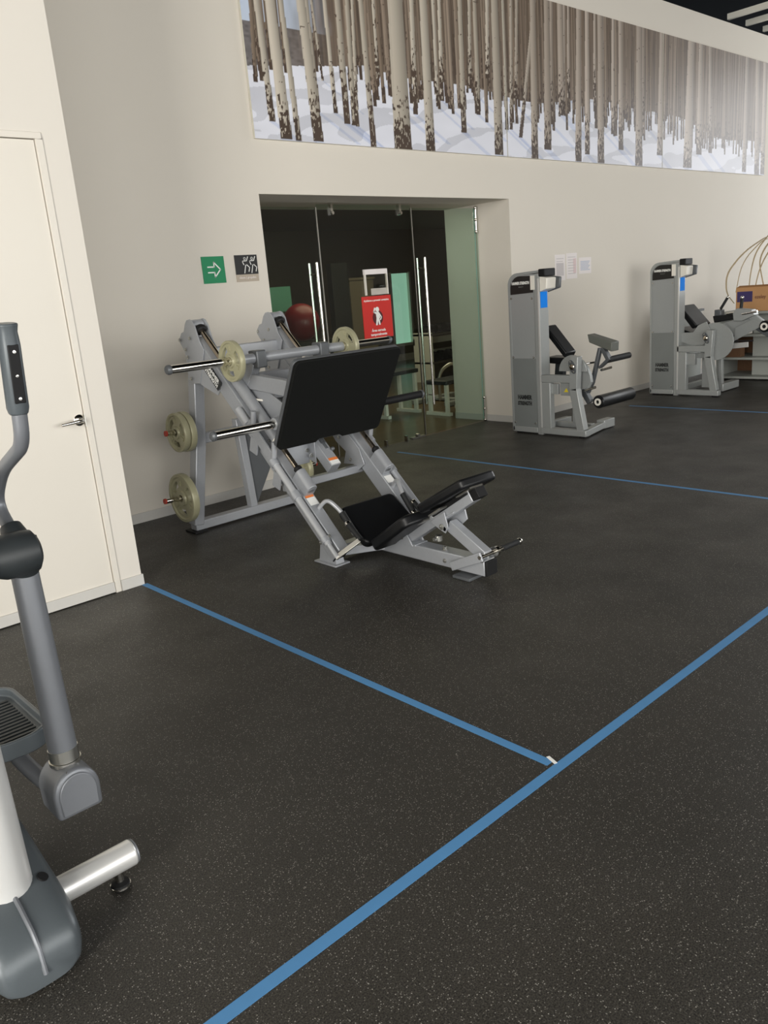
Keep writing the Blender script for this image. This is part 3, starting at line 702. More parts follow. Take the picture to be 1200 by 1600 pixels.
    obj('grip_end', MB().lathe([(0, 0), (.019, 0), (.021, .01), (.017, .022), (0, .024)], RF(xs_-sd*.06, .055, .071), (0, -C44, -S44), 16), M['chrome'], hb)
    # labels on rail top
    obj('rail_label', MB().prism([RF(x+dx_, s_, .0012) for dx_, s_ in ((-.03, .33), (.03, .33), (.03, .385), (-.03, .385))], (0, -.0006*S44, .0006*C44)) , M['label'], lp, smooth=False, label='white warning label')
    if sd < 0: obj('rail_label', MB().prism([RF(x+dx_, s_, .0012) for dx_, s_ in ((-.03, .386), (.03, .386), (.03, .41), (-.03, .41))], (0, -.0006*S44, .0006*C44)), M['orange'], lp, smooth=False, label='orange band of the warning label')
    # safety tube outside the rail with crank arm to the lower grip
    xt = x+sd*.075
    tb = obj('safety_tube', MB().cyl(RF(xt, .06, -.005), RF(xt, .70, -.005), .021, 16).cyl(RF(xt, -.03, -.005), RF(xt, .06, -.005), .014, 14), M['tube'] if sd < 0 else FR, lp)
    obj('collar', MB().cyl(RF(xt, .40, -.005), RF(xt, .45, -.005), .028, 16).cyl(RF(xt, .08, -.005), RF(xt, .11, -.005), .027, 16).cyl(RF(xt, .66, -.005), RF(xt, .70, -.005), .027, 16), FR, tb)
    bolts('bolt', [RF(xt-.02, .10, -.03), RF(xt+.02, .10, .02)], (-1, 0, 0), lp, r=.008)
    rk = MB().beam(RF(xt, .70, .0), RF(xt, 1.0, .0), .012, .07, NRM)
    rk.cyl(RF(xt, .95, .02), RF(xt, 1.0, .105), .017, 14).cyl(RF(xt, .70, .02), RF(xt, .75, .105), .017, 14)
    rk.beam(RF(xt, .90, -.03), RF(xt, .86, -.12), .010, .075, (0, C44, S44)); rk.beam(RF(xt, .62, -.03), RF(xt, .58, -.12), .010, .075, (0, C44, S44))
    obj('stop_hook', rk, FR, lp, bevel=.002)
    obj('safety_tube', MB().cyl(RF(xt, 1.0, -.005), RF(xt, 1.12, -.005), .023, 16), M['tube'], lp)
    ar = MB().beam(RF(xt, -.025, -.02), (x+sd*.0+ -sd*.035, 3.335, .165), .030, .014, (1, 0, 0))
    ca_ = obj('crank_arm', ar, M['satin'], lp, bevel=.003)
    g0 = Vector((x-sd*.045, 3.335, .165)); g1 = g0+Vector((0, .095, .075))
    obj('hand_grip', MB().cyl(g0, g1, .017, 16), M['grip'], ca_)
    obj('grip_end', MB().lathe([(0, 0), (.018, 0), (.019, .012), (.014, .02), (0, .021)], g1, (0, .78, .62), 14), M['chrome'], ca_)
# rear base rail, cross members
obj('base_rail', MB().bx(XC-.45, XC+.45, 4.86, 4.94, .012, .075), FR, lp, bevel=.006)
obj('cross_member', MB().bx(XC-HP-.02, XC+HP+.02, 4.66, 4.74, 1.15, 1.24), M['frame'], lp, bevel=.006)
obj('cross_member', MB().bx(XC-HP, XC+HP, 3.53, 3.60, .03, .09), FR, lp, bevel=.006)
obj('cross_member', MB().bx(XC+.02, XC+HP, 3.93, 3.98, .375, .425).bx(XC-HP, XC+.02, 3.93, 3.98, .375, .425), FR, lp, bevel=.006)
# rear centre post with tapering gusset
obj('center_post', MB().beam((XC+.045, 4.9, .07), (XC+.005, 4.9, .72), .055, .06, (0, 1, 0)), FR, lp, bevel=.004)
obj('gusset', MB().prism([(XC+.045, 4.885, .075), (XC+.075, 4.885, .075), (XC+.29, 4.885, .42), (XC+.31, 4.885, .60), (XC+.02, 4.885, .60)], (0, .02, 0)), M['frame_dark'], lp, bevel=.002)
obj('cross_member', MB().bx(XC-.29, XC+.29, 4.86, 4.92, .60, .67), FR, lp, bevel=.005)
# logo on the left top gusset
text('lettering', 'HAMMER', M['white_print'], obj('logo_panel', MB().prism([(XC-HP-.0565, *RF(0, s_, h_)[1:]) for s_, h_ in ((1.36, -.028), (1.56, -.028), (1.56, -.098), (1.36, -.098))], (-.001, 0, 0)), M['dark_print'], lp, smooth=False, label='dark panel with white brand lettering'),
     (XC-HP-.0578, *RF(0, 1.46, -.046)[1:]), (0, -C44, -S44), (0, -S44, C44), .038, xs=1.0, bold=.001)
text('lettering', 'STRENGTH', M['white_print'], bpy.data.objects['logo_panel'], (XC-HP-.0578, *RF(0, 1.46, -.080)[1:]), (0, -C44, -S44), (0, -S44, C44), .034, xs=.95, bold=.001)
# storage pegs on the uprights
for sd in (-1, 1):
    for z, L, xo in ((.70, .20, .045), (.255, .24, .085)):
        x0 = XC+sd*(HP+xo)
        pg = obj('storage_peg', MB().cyl((x0, 4.88, z), (x0+sd*L, 4.88, z+.012), .017, 16).cyl((x0, 4.88, z), (x0+sd*.03, 4.88, z), .03, 16), M['chrome'], lp, label='chrome plate storage peg')
        obj('peg_cap', MB().cyl((x0+sd*L, 4.88, z+.012), (x0+sd*(L+.012), 4.88, z+.013), .019, 16), M['red_cap'], pg, label='red end cap')
# ---- carriage
PB, PT = Vector((0, 3.875, .672)), Vector((0, 3.60, 1.182))
pd = (PT-PB).normalized(); pn = Vector((0, -pd.z, pd.y))   # towards the user
PLX0, PLX1 = 2.632, 3.438
def rrect(x0, x1, r, cut=0):
    pts = []
    L = (PT-PB).length
    for cx, cs, a0 in ((x1-r, L-r, 0), (x0+r, L-r, 90), (x0+r, r, 180), (x1-r, r, 270)):
        for k in range(6):
            a = math.radians(a0+k*18); pts.append((cx+r*math.cos(a), cs+r*math.sin(a)))
        if a0 == 180: pts += [(XC-.12, 0), (XC-.10, .02), (XC+.06, .02), (XC+.09, 0)] if cut else []
    return pts
def onpl(x, s_, d): q = PB+pd*s_+pn*d; return (x, q.y, q.z)
fp = obj('footplate', MB().prism([onpl(x, s_, -.012) for x, s_ in rrect(PLX0, PLX1, .035)], tuple(pn*.024)), M['frame_dark'], lp, bevel=.003, label='grey steel footplate backing')
obj('footplate_mat', MB().prism([onpl(x, s_, .012) for x, s_ in rrect(PLX0+.004, PLX1-.004, .033, 1)], tuple(pn*.022)), M['plate_mat'], fp, bevel=.004, label='black textured footplate surface')
AX = (4.17, 1.175)
ax_o = obj('axle', MB().cyl((XC-.42, *AX), (XC+.42, *AX), .030, 22), FR, lp)
for sd in (-1, 1):
    obj('weight_horn', MB().cyl((XC+sd*.42, *AX), (XC+sd*.835, *AX), .0245, 22), M['chrome'], lp, label='chrome weight horn')
    obj('horn_cap', MB().lathe([(0, 0), (.0265, 0), (.028, .006), (.028, .016), (.022, .026), (0, .03)], (XC+sd*.835, *AX), (sd, 0, 0), 20), M['frame_dark'], lp)
    obj('axle_clamp', MB().bx(XC+sd*.245-.035, XC+sd*.245+.035, AX[0]-.045, AX[0]+.05, AX[1]-.06, AX[1]+.045), M['frame_dark'], lp, bevel=.008)
    x = XC+sd*.255
    # clamp leg down to the bearing housing, and horizontal arm to the plate
    obj('carriage_arm', MB().beam((x, 4.20, AX[1]-.02), (x, 4.33, .98), .06, .08, (0, 1, 0)), FR, lp, bevel=.005)
    obj('carriage_arm', MB().beam((x, 4.38, 1.045), (x, 3.70, .985), .055, .095, (0, 0, 1)), FR, lp, bevel=.006)
    xr = XC+sd*HP
    h = obj('bearing_housing', MB().cyl(RF(xr, .80, .05), RF(xr, 1.40, .042), .036, 24), FR, lp)
    obj('housing_ring', MB().cyl(RF(xr, .785, .05), RF(xr, .80, .05), .038, 24).cyl(RF(xr, 1.40, .05), RF(xr, 1.415, .05), .038, 24), M['white'], h, label='pale ring at the end of the bearing housing')
    # lower horn
    hy, hz = 3.85, .815
    hh = obj('weight_horn', MB().cyl((XC+sd*.40, hy, hz), (XC+sd*.80, hy, hz), .0245, 22), M['chrome'] if sd < 0 else M['rubber'], lp, label='chrome lower weight horn' if sd < 0 else 'chrome lower weight horn, coloured dark for what it reflects')  # right horn is chrome too; its dark reflection is given as black colour
    obj('horn_cap', MB().lathe([(0, 0), (.0265, 0), (.028, .006), (.028, .014), (.02, .024), (0, .028)], (XC+sd*.80, hy, hz), (sd, 0, 0), 20), M['frame_dark'], hh)
    obj('horn_collar', MB().cyl((XC+sd*.36, hy, hz), (XC+sd*.405, hy, hz), .036, 22), FR, hh)
    obj('carriage_plate', MB().prx([(4.40, .93), (4.38, 1.02), (4.20, 1.08), (4.15, .98), (3.90, .74), (3.83, .70), (3.80, .78), (3.86, .88), (4.1, .82), (4.3, .90)][::-1] if False else [(4.42, .98), (4.22, 1.10), (4.10, .98), (3.93, .90), (3.80, .84), (3.85, .70), (3.98, .72)], x-.004, x+.004), FR, lp, bevel=.002)
obj('cross_plate', MB().beam((XC, 4.26, .90), (XC, 3.90, .72), .50, .01, (0, 0, 1)), FR, lp, bevel=.002)
obj('cross_member', MB().bx(XC-.36, XC+.36, 3.81, 3.89, .77, .85), FR, lp, bevel=.006)
obj('cross_member', MB().bx(XC-.26, XC+.26, 4.31, 4.39, 1.0, 1.07), FR, lp, bevel=.006)
obj('latch_lever', MB().cyl((XC-.30, 4.20, .93), (XC-.14, 4.05, .885), .007, 10).ball((XC-.13, 4.04, .882), .012, 10), M['white'], lp, label='white latch lever')
# centre stop block
cb = obj('stop_block', MB().beam((XC-.01, 4.02, .655), (XC-.01, 3.83, .475), .075, .075, NRM), FR, lp, bevel=.004)
q0 = Vector((XC-.01, 3.83, .475)); dS = Vector((0, C44, S44)); nS = Vector(NRM)
def stq(s0, s1): return [tuple(q0+dS*s_+nS*.0385+Vector((dx_, 0, 0))) for dx_, s_ in ((-.034, s0), (.034, s0), (.034, s1), (-.034, s1))]
obj('warning_label', MB().prism(stq(.005, .035), tuple(nS*.0008)), M['label'], cb, smooth=False)
obj('warning_label', MB().prism(stq(.035, .055), tuple(nS*.0008)), M['orange'], cb, smooth=False, label='orange band of the warning label')
obj('shock', MB().cyl((XC+.0, 4.10, .78), (XC, 3.93, .62), .018, 14).cyl((XC+.0, 3.95, .64), (XC, 3.90, .59), .011, 12).ball((XC+.03, 3.88, .585), .014, 12), M['frame_dark'], lp, label='dark shock absorber')
obj('stop_bracket', MB().prx([(4.14, .56), (4.16, .76), (4.02, .80), (3.95, .68), (3.95, .50)], XC-.055, XC-.048).prx([(4.14, .66), (4.16, .78), (4.05, .80), (3.99, .72)], XC+.05, XC+.057).bx(XC-.22, XC-.05, 4.02, 4.03, .50, .72), FR, lp, bevel=.002)
bolts('bolt', [(XC-.06, 4.06, .66), (XC-.06, 4.02, .58), (XC-.06, 3.98, .55), (XC-.06, 4.10, .72)], (-1, 0, 0), lp, r=.011, h=.014)
# ---- seat and backrest (centre beam)
obj('center_beam', MB().bx(XC-.045, XC+.045, 2.62, 3.58, .025, .11), FR, lp, bevel=.006)
obj('end_cap', MB().bx(XC-.043, XC+.043, 2.605, 2.62, .027, .108), M['rubber'], lp, bevel=.003)
obj('foot', MB().bx(XC-.10, XC+.10, 2.68, 2.80, 0, .016), M['frame_dark'], lp, bevel=.003)
bolts('bolt', [(XC-.02, 2.92, .111), (XC+.02, 2.66, .111)], (0, 0, 1), lp, r=.011, h=.02)
bolts('bolt', [(XC-.046, 2.9, .06)], (-1, 0, 0), lp)
obj('diagonal_brace', MB().beam((XC-.23, 3.555, .05), (XC-.02, 3.40, .06), .05, .05, (0, 0, 1)), FR, lp, bevel=.004)
def pad(name, p0, p1, x0, x1, th, m, parent, r=.03, bev=.016):
    # cushion lying on line p0->p1 (y,z), thickness th towards its upper side
    a, b = Vector((0, *p0)), Vector((0, *p1)); d = (b-a).normalized(); n = Vector((0, -d.z, d.y))
    if n.z < 0: n = -n
    L = (b-a).length; pts = []
    for cx, cs, a0 in ((x1-r, L-r, 0), (x0+r, L-r, 90), (x0+r, r, 180), (x1-r, r, 270)):
        for k in range(5):
            t_ = math.radians(a0+k*22.5); pts.append((cx+r*math.cos(t_), cs+r*math.sin(t_)))
    P = [Vector((x, 0, 0))+a+d*s_ for x, s_ in pts]
    o = obj(name, MB().prism(P, tuple(n*th)), m, parent, bevel=bev); o.modifiers['bevel'].segments = 4; return o
sx0, sx1 = XC-.215, XC+.215
pad('seat', (3.60, .265), (3.37, .085), sx0, sx1, .055, M['vinyl'], lp, r=.04)
obj('seat_plate', MB().beam((XC, 3.56, .225), (XC, 3.38, .085), .20, .012, (0, 0, 1)), FR, lp)
pad('backrest', (3.305, .078), (2.995, .285), sx0, sx1, .065, M['vinyl'], lp, r=.05)
pad('backrest', (2.985, .330), (2.645, .518), XC-.14, XC+.13, .055, M['vinyl'], lp, r=.03)
obj('pad_spacer', MB().beam((XC, 2.98, .305), (XC, 2.72, .468), .09, .025, (0, 0, 1)), M['rubber'], lp, bevel=.004)
obj('pad_tab', MB().beam((XC-.07, 3.29, .105), (XC-.07, 3.18, .17), .05, .008, (0, 0, 1)).beam((XC-.07, 3.08, .235), (XC-.07, 2.99, .29), .06, .008, (0, 0, 1)).beam((XC-.07, 2.95, .32), (XC-.07, 2.86, .375), .06, .008, (0, 0, 1)).beam((XC-.03, 2.76, .445), (XC-.03, 2.66, .505), .10, .008, (0, 0, 1)), M['satin'], lp)
bo = obj('back_tube', MB().beam((XC, 3.22, .125), (XC, 2.70, .452), .072, .072, (0, 0, 1)), FR, lp, bevel=.006)
obj('end_cap', MB().beam((XC, 2.70, .452), (XC, 2.655, .480), .070, .070, (0, 0, 1)), M['rubber'], bo, bevel=.003)
obj('pivot_bracket', MB().prx([(3.27, .10), (3.23, .18), (3.18, .16), (3.14, .10)], XC-.052, XC-.042).prx([(3.27, .10), (3.23, .18), (3.18, .16), (3.14, .10)], XC+.042, XC+.052).bx(XC-.05, XC+.05, 3.12, 3.27, .10, .112), FR, lp, bevel=.002)
bolts('bolt', [(XC-.053, 3.225, .145), (XC-.053, 2.90, .255), (XC-.053, 2.63, .12), (XC-.053, 2.82, .055)], (-1, 0, 0), lp, r=.012, h=.01)
obj('prop_bracket', MB().prx([(2.99, .27), (2.93, .24), (2.88, .22), (2.86, .26), (2.88, .34)], XC-.05, XC-.042).prx([(2.99, .27), (2.93, .24), (2.88, .22), (2.80, .29), (2.82, .37)], XC+.042, XC+.05).beam((XC, 2.96, .255), (XC, 2.82, .345), .09, .008, (0, 0, 1)).cyl((XC-.05, 2.885, .245), (XC+.07, 2.885, .245), .014, 14), FR, lp, bevel=.002)
obj('prop_strut', MB().beam((XC, 2.88, .26), (XC, 2.64, .125), .065, .055, (1, 0, 0)), FR, lp, bevel=.004)
obj('prop_link', MB().beam((XC-.062, 2.84, .045), (XC-.062, 2.62, .14), .050, .012, (1, 0, 0)).beam((XC+.062, 2.84, .045), (XC+.062, 2.62, .14), .050, .012, (1, 0, 0)), FR, lp, bevel=.003)
ah = obj('adjust_handle', MB().cyl((XC-.07, 2.63, .135), (XC+.20, 2.63, .135), .011, 14).cyl((XC+.055, 2.63, .135), (XC+.075, 2.63, .135), .026, 18), M['chrome'], lp)
obj('hand_grip', MB().cyl((XC+.12, 2.63, .135), (XC+.25, 2.63, .135), .016, 16), M['grip'], ah)
obj('grip_end', MB().lathe([(0, 0), (.018, 0), (.02, .01), (.016, .022), (0, .024)], (XC+.25, 2.63, .135), (1, 0, 0), 16), M['chrome'], ah)
obj('knob', MB().cyl((XC+.0, 2.98, .15), (XC+.0, 2.98, .18), .02, 14).cyl((XC-.04, 2.98, .165), (XC, 2.98, .165), .01, 10), M['bolt'], lp)

wplate((XC-.43, *AX), (-1, 0, 0), .122, .036, 'small olive weight plate on the left end of the leg press axle')
wplate((XC+.455, *AX), (1, 0, 0), .122, .036, 'small olive weight plate on the right end of the axle, above the black footplate')
wplate((XC-.425, 4.88, .703), (-1, 0, 0), .136, .045, 'inner of two olive plates on the upper left storage peg')
wplate((XC-.472, 4.88, .705), (-1, 0, 0), .132, .045, 'outer of two olive plates on the upper left storage peg')
wplate((XC-.50, 4.88, .26), (-1, 0, 0), .168, .050, 'large olive plate on the lower left storage peg near the floor')
wplate((XC+.50, 4.88, .26), (1, 0, 0), .13, .045, 'olive plate half hidden on the lower right storage peg behind the stop block')

# ------------------------------------------------------------------ selectorised weight machines
def tower(XS, name, label, cat, dark=False):
    t = thing(name, label, cat, (XS+.3, 4.7, 0))
    f2 = M['frame2']
    yb, yf = 5.17, 4.86     # back and front of the shroud
    def arch(o_, r0=.115):
        pts = [(yb+o_, .03)]
        for k in range(9):
            a = math.radians(k*11.25); pts.append((yb+o_-r0+r0*math.cos(a), 1.565+o_-r0+r0*math.sin(a)))
        pts.append((4.80, 1.575+o_)); return pts
    outer = arch(0); inner = arch(-.022)
    poly = outer+[(4.80, 1.545)]+inner[::-1][1:-1]+[(yb-.03, .03)]
    mb = MB()
    for i in range(len(outer)-1):
        a, b = outer[i], outer[i+1]; c, d = inner[i+1], inner[i]
        mb.prism([(XS, a[0], a[1]), (XS, b[0], b[1]), (XS, c[0], c[1]), (XS, d[0], d[1])], (.165, 0, 0))
    obj('arch_frame', mb, f2, t)
    obj('arch_cap', MB().bx(XS-.004, XS+.168, 4.725, 4.80, 1.515, 1.585), M['rubber'], t, bevel=.008)
    pin = [p for p in arch(-.022) if p[1] > 1.3 or p[0] > 5]
    up = [(yb-.022, .75)]+[p for p in inner[1:-1]]+[(yf, 1.545), (yf, .75)]
    sp = obj('shroud', MB().prx(up, XS+.008, XS+.018), M['shroud'], t, smooth=False, label='pale grey upper side panel')
    obj('shroud', MB().prx([(yb-.022, .05), (yb-.022, .75), (yf, .75), (yf, .05)], XS+.004, XS+.016), M['shroud_low'], t, bevel=.002, label='darker grey lower side panel')
    obj('shroud', MB().prx([(yb-.022, .05)]+up[:-1]+[(yf, .05)], XS+.150, XS+.160), M['shroud_low'], t, smooth=False)
    pl = [(yb-.03, 1.365)]+[(p[0]-.008, p[1]-.008) for p in inner[1:-1]]+[(yf+.01, 1.53), (yf+.01, 1.375)]
    pq = obj('plaque', MB().prx(pl, XS+.001, XS+.007), M['plaque'], t, smooth=False, label='black plaque with white brand lettering')
    text('lettering', 'HAMMER STRENGTH', M['white_print'], pq, (XS+.0005, 5.015, 1.468), (0, -1, 0), (0, 0, 1), .036, bold=.0015, xs=.62)
    text('lettering', 'SELECT', M['grey_print'], pq, (XS+.0005, 5.01, 1.433), (0, -1, 0), (0, 0, 1), .018)
    text('lettering', 'HAMMER', M['dark_print'], t, (XS+.003, 5.01, .365), (0, -1, 0), (0, 0, 1), .058, bold=.003, xs=.72)
    text('lettering', 'STRENGTH', M['dark_print'], t, (XS+.003, 5.01, .305), (0, -1, 0), (0, 0, 1), .052, bold=.003, xs=.66)
    bolts('bolt', [(XS+.004, yb-.035, 1.33), (XS+.004, yf+.025, 1.32), (XS+.004, yb-.035, .76), (XS+.004, yf+.025, .76), (XS+.004, yb-.035, .11), (XS+.004, yf+.025, .11)], (-1, 0, 0), t, r=.008)
    # front post, white trim strip, sticker, console
    ps = obj('front_post', MB().bx(XS, XS+.150, 4.80, 4.86, 0.0, 1.545), f2, t, bevel=.008)
    obj('trim_strip', MB().bx(XS-.002, XS+.006, 4.799, 4.815, .04, 1.50), M['ell_silver'], t, smooth=False)
    obj('sticker', MB().bx(XS+.022, XS+.13, 4.7985, 4.8005, 1.225, 1.375), M['blue_st'], ps, smooth=False, label='bright blue sticker')
    co = obj('console', MB().prism([(XS+.01, 4.80, 1.375), (XS+.01, 4.72, 1.40), (XS+.01, 4.71, 1.50), (XS+.01, 4.80, 1.52)], (.15, 0, 0)), M['white'], t, bevel=.008, label='off-white instruction box')
    obj('console_back', MB().prism([(XS+.165, 4.83, 1.365), (XS+.165, 4.68, 1.40), (XS+.165, 4.67, 1.50), (XS+.165, 4.83, 1.525)], (.03, 0, 0)), M['frame_dark'], co, bevel=.008)
    obj('side_tag', MB().bx(XS-.003, XS+.004, 4.845, 4.895, 1.40, 1.53), M['white'], t, smooth=False)
    # weight stack plates seen beside the post
    for k in range(12):
        obj('stack_plate', MB().bx(XS+.03, XS+.145, 4.90, 5.12, .18+k*.036, .212+k*.036), M['rubber'], t)
    # base and side frame
    obj('base_rail', MB().bx(XS-.005, XS+.075, 4.30, 4.82, .015, .075), f2, t, bevel=.006)
    obj('base_rail', MB().bx(XS, XS+.15, 4.86, yb, .015, .07), f2, t, bevel=.006)
    obj('foot', MB().bx(XS+.005, XS+.065, 4.32, 4.38, 0, .016), M['rubber'], t)
    obj('foot', MB().bx(XS+.02, XS+.08, 5.08, 5.14, 0, .016), M['rubber'], t)
    obj('upper_beam', MB().bx(XS-.002, XS+.07, 4.40, 4.82, .520, .592), f2, t, bevel=.006)
    obj('front_leg', MB().beam((XS+.035, 4.36, .07), (XS+.035, 4.44, .47), .075, .085, (0, 1, 0)).beam((XS+.035, 4.44, .45), (XS+.035, 4.42, .77), .075, .085, (0, 1, 0)), f2, t, bevel=.006)
    obj('rear_column', MB().bx(XS+.0, XS+.07, 4.70, 4.80, .07, .52), f2, t, bevel=.006)
    return t
def flange(t, x, y, z):
    pts = []
    for k in range(24):
        a = 2*PI*k/24; c, s_ = math.cos(a), math.sin(a)
        r = .040+.028*abs(s_)**4
        pts.append((y+r*c*.85, z+r*s_))
    rot = [((p[0]-y)*.92+(p[1]-z)*.38+y, -(p[0]-y)*.38+(p[1]-z)*.92+z) for p in pts]
    f = obj('bearing_flange', MB().prx(rot, x-.012, x), M['frame_dark'], t, bevel=.002)
    obj('bearing', MB().lathe([(0, .0), (.022, .0), (.026, .004), (.014, .012), (0, .012)], (x-.012, y, z), (-1, 0, 0), 20), M['rod'], f)
    bolts('bolt', [(x-.012, y+.018, z+.045), (x-.012, y-.018, z-.045)], (-1, 0, 0), f, r=.006)
def disc_sector(x0, x1, y, z, r, a0, a1, n=16, extra=()):
    pts = [(y+r*math.cos(math.radians(a0+(a1-a0)*k/n)), z+r*math.sin(math.radians(a0+(a1-a0)*k/n))) for k in range(n+1)]+list(extra)
    return MB().prx(pts, x0, x1)

# ---- nearer machine
XS = 6.465
m1 = tower(XS, 'leg_curl_machine', 'grey weight-stack leg curl machine beside the glass opening', 'exercise machine')
f2 = M['frame2']
flange(m1, XS-.002, 4.435, .675)
obj('cam_cover', disc_sector(XS+.09, XS+.10, 4.50, .62, .155, 0, 180, 16), f2, m1, bevel=.002)
obj('cam_cover', MB().prx([(4.56, .74), (4.495, .734), (4.445, .712), (4.39, .654), (4.352, .575), (4.344, .512), (4.379, .456), (4.465, .435), (4.54, .45)], XS+.16, XS+.20), f2, m1, bevel=.003)
obj('cover_box', MB().bx(XS+.03, XS+.07, 4.63, 4.815, .405, .505), f2, m1, bevel=.003)
cbx = obj('cover_box', MB().bx(XS+.03, XS+.07, 4.475, 4.60, .395, .52), f2, m1, bevel=.003)
obj('warning_label', MB().prx([(4.56, .43), (4.53, .47), (4.51, .43)], XS+.028, XS+.03), M['yellow'], cbx, smooth=False, label='yellow warning label')
obj('base_rail', MB().bx(XS+.07, 7.05, 4.86, 4.93, .03, .09), f2, m1, bevel=.005)
obj('base_rail', MB().beam((XS+.05, 4.34, .045), (7.0, 4.44, .045), .07, .06, (0, 0, 1)), f2, m1, bevel=.005)
obj('base_foot', MB().beam((6.93, 4.44, .05), (7.12, 4.44, .05), .09, .085, (0, 0, 1)), f2, m1, bevel=.006)
obj('foot', MB().bx(7.05, 7.12, 4.41, 4.47, 0, .012), M['rubber'], m1)
obj('seat_post', MB().beam((6.80, 4.62, .08), (6.80, 4.62, .52), .07, .07, (0, 1, 0)), f2, m1, bevel=.004)
obj('base_rail', MB().bx(6.77, 6.83, 4.44, 4.90, .03, .08), f2, m1, bevel=.004)
# padded back and seat
def slab(name, quad, ext, m, par, bev=.012):
    o = obj(name, MB().prism(quad, ext), m, par, bevel=bev); o.modifiers['bevel'].segments = 3; return o
slab('back_pad', [(6.78, 5.02, 1.02), (6.78, 4.96, 1.04), (6.78, 4.72, .77), (6.78, 4.75, .72)], (.17, 0, 0), M['vinyl'], m1)
slab('seat_pad', [(6.78, 4.98, .73), (6.78, 4.98, .67), (6.78, 4.70, .65), (6.78, 4.70, .72)], (.20, 0, 0), M['vinyl'], m1)
obj('pad_frame', MB().beam((6.95, 4.88, .60), (6.95, 4.70, .68), .06, .06, (0, 0, 1)).beam((6.86, 4.86, .5), (6.86, 4.84, .68), .06, .1, (0, 1, 0)), M['ell_black'], m1, bevel=.004)
slab('thigh_pad', [(6.92, 4.575, .935), (6.92, 4.555, .855), (6.92, 4.305, .765), (6.92, 4.30, .855)], (.13, 0, 0), M['pad_grey'], m1, .008)
# swinging arm
obj('lever_arm', MB().beam((6.94, 4.44, .80), (6.92, 4.52, .46), .05, .030, (0, 1, 0)).beam((6.92, 4.52, .47), (6.92, 4.60, .32), .05, .035, (0, 1, 0)).beam((6.90, 4.66, .46), (6.90, 4.53, .27), .06, .055, (0, 1, 0)), M['frame_dark'], m1, bevel=.004)
obj('lever_bracket', MB().prx([(4.46, .80), (4.40, .80), (4.33, .69), (4.45, .60), (4.455, .62), (4.375, .69), (4.42, .765)], 6.925, 6.985), M['frame_dark'], m1, bevel=.002)
obj('hand_grip', MB().cyl((6.95, 4.36, .685), (7.28, 4.33, .695), .030, 20), M['grip'], m1, label='short black foam hand grip')
obj('chrome_bar', MB().cyl((6.80, 4.60, .655), (7.00, 4.50, .66), .010, 12).cyl((6.95, 4.44, .585), (7.10, 4.42, .595), .012, 12), M['chrome'], m1)
rl = obj('ankle_roller', MB().lathe([(0, 0), (.055, 0), (.064, .012), (.064, .60), (.055, .615), (0, .615)], (6.92, 4.46, .275), (1, 0, 0), 28), M['vinyl'], m1, label='long black foam ankle roller')
obj('roller_cap', MB().lathe([(.018, 0), (.036, 0), (.036, .008), (.018, .008), (.018, 0)], (6.911, 4.46, .275), (1, 0, 0), 24), M['white'], rl, label='white ring on the roller end')
obj('chrome_bar', MB().cyl((XS+.11, 4.38, .44), (XS+.26, 4.36, .45), .012, 12), M['chrome'], m1)

# ---- farther machine
XS = 9.165
m2 = tower(XS, 'leg_extension_machine', 'grey weight-stack leg extension machine by the shelf unit, farther from the camera', 'exercise machine')
flange(m2, XS-.002, 4.46, .68)
obj('cam_disc', disc_sector(XS+.10, XS+.12, 4.40, .63, .215, 0, 360, 32), f2, m2, bevel=.002)
obj('cam_cover', MB().prx([(4.83, .64), (4.83, .72), (4.78, .74), (4.66, .74), (4.60, .82), (4.50, .86), (4.42, .70), (4.55, .58), (4.70, .60)], XS+.08, XS+.09), f2, m2, bevel=.002)
cbx = obj('cover_box', MB().bx(XS+.02, XS+.07, 4.60, 4.81, .37, .50), f2, m2, bevel=.003)
obj('warning_label', MB().prx([(4.76, .41), (4.735, .45), (4.71, .41)], XS+.018, XS+.02), M['yellow'], cbx, smooth=False, label='yellow warning label')
obj('upper_beam', MB().bx(XS+.09, XS+.14, 4.42, 4.62, .44, .50), f2, m2, bevel=.004)
obj('base_rail', MB().bx(XS+.07, 9.95, 4.84, 4.91, .03, .09), f2, m2, bevel=.005)
obj('base_foot', MB().bx(9.55, 9.98, 4.42, 4.52, .01, .10), f2, m2, bevel=.006)
obj('rear_post', MB().beam((9.62, 4.48, .08), (9.62, 4.50, .60), .05, .05, (0, 1, 0)), f2, m2, bevel=.004)
obj('inner_post', MB().bx(XS+.20, XS+.30, 4.50, 4.60, .08, .60), f2, m2, bevel=.004)
slab('back_pad', [(9.50, 5.02, 1.03), (9.50, 4.96, 1.04), (9.50, 4.74, .80), (9.50, 4.80, .76)], (.36, 0, 0), M['vinyl'], m2)
slab('seat_pad', [(9.50, 4.98, .78), (9.50, 4.98, .70), (9.50, 4.78, .62), (9.50, 4.76, .70)], (.36, 0, 0), M['vinyl'], m2)
obj('arm_plate', MB().prx([(4.52, .80), (4.25, .87), (4.08, .86), (4.04, .80), (4.30, .68), (4.50, .60)], 9.58, 9.60), f2, m2, bevel=.002)
obj('arm_plate', MB().prx([(4.30, .76), (4.10, .855), (3.98, .78), (4.32, .60)], 9.56, 9.57), f2, m2, bevel=.002)
obj('range_plate', MB().beam((9.6, 4.50, .53), (9.6, 4.16, .56), .012, .06, (0, 0, 1)), M['ell_silver'], m2, bevel=.002)
obj('dark_strut', MB().beam((9.62, 4.46, .60), (9.62, 4.02, .80), .05, .02, (0, 0, 1)).beam((9.62, 4.44, .60), (9.62, 4.12, .60), .04, .015, (0, 0, 1)), M['rubber'], m2)
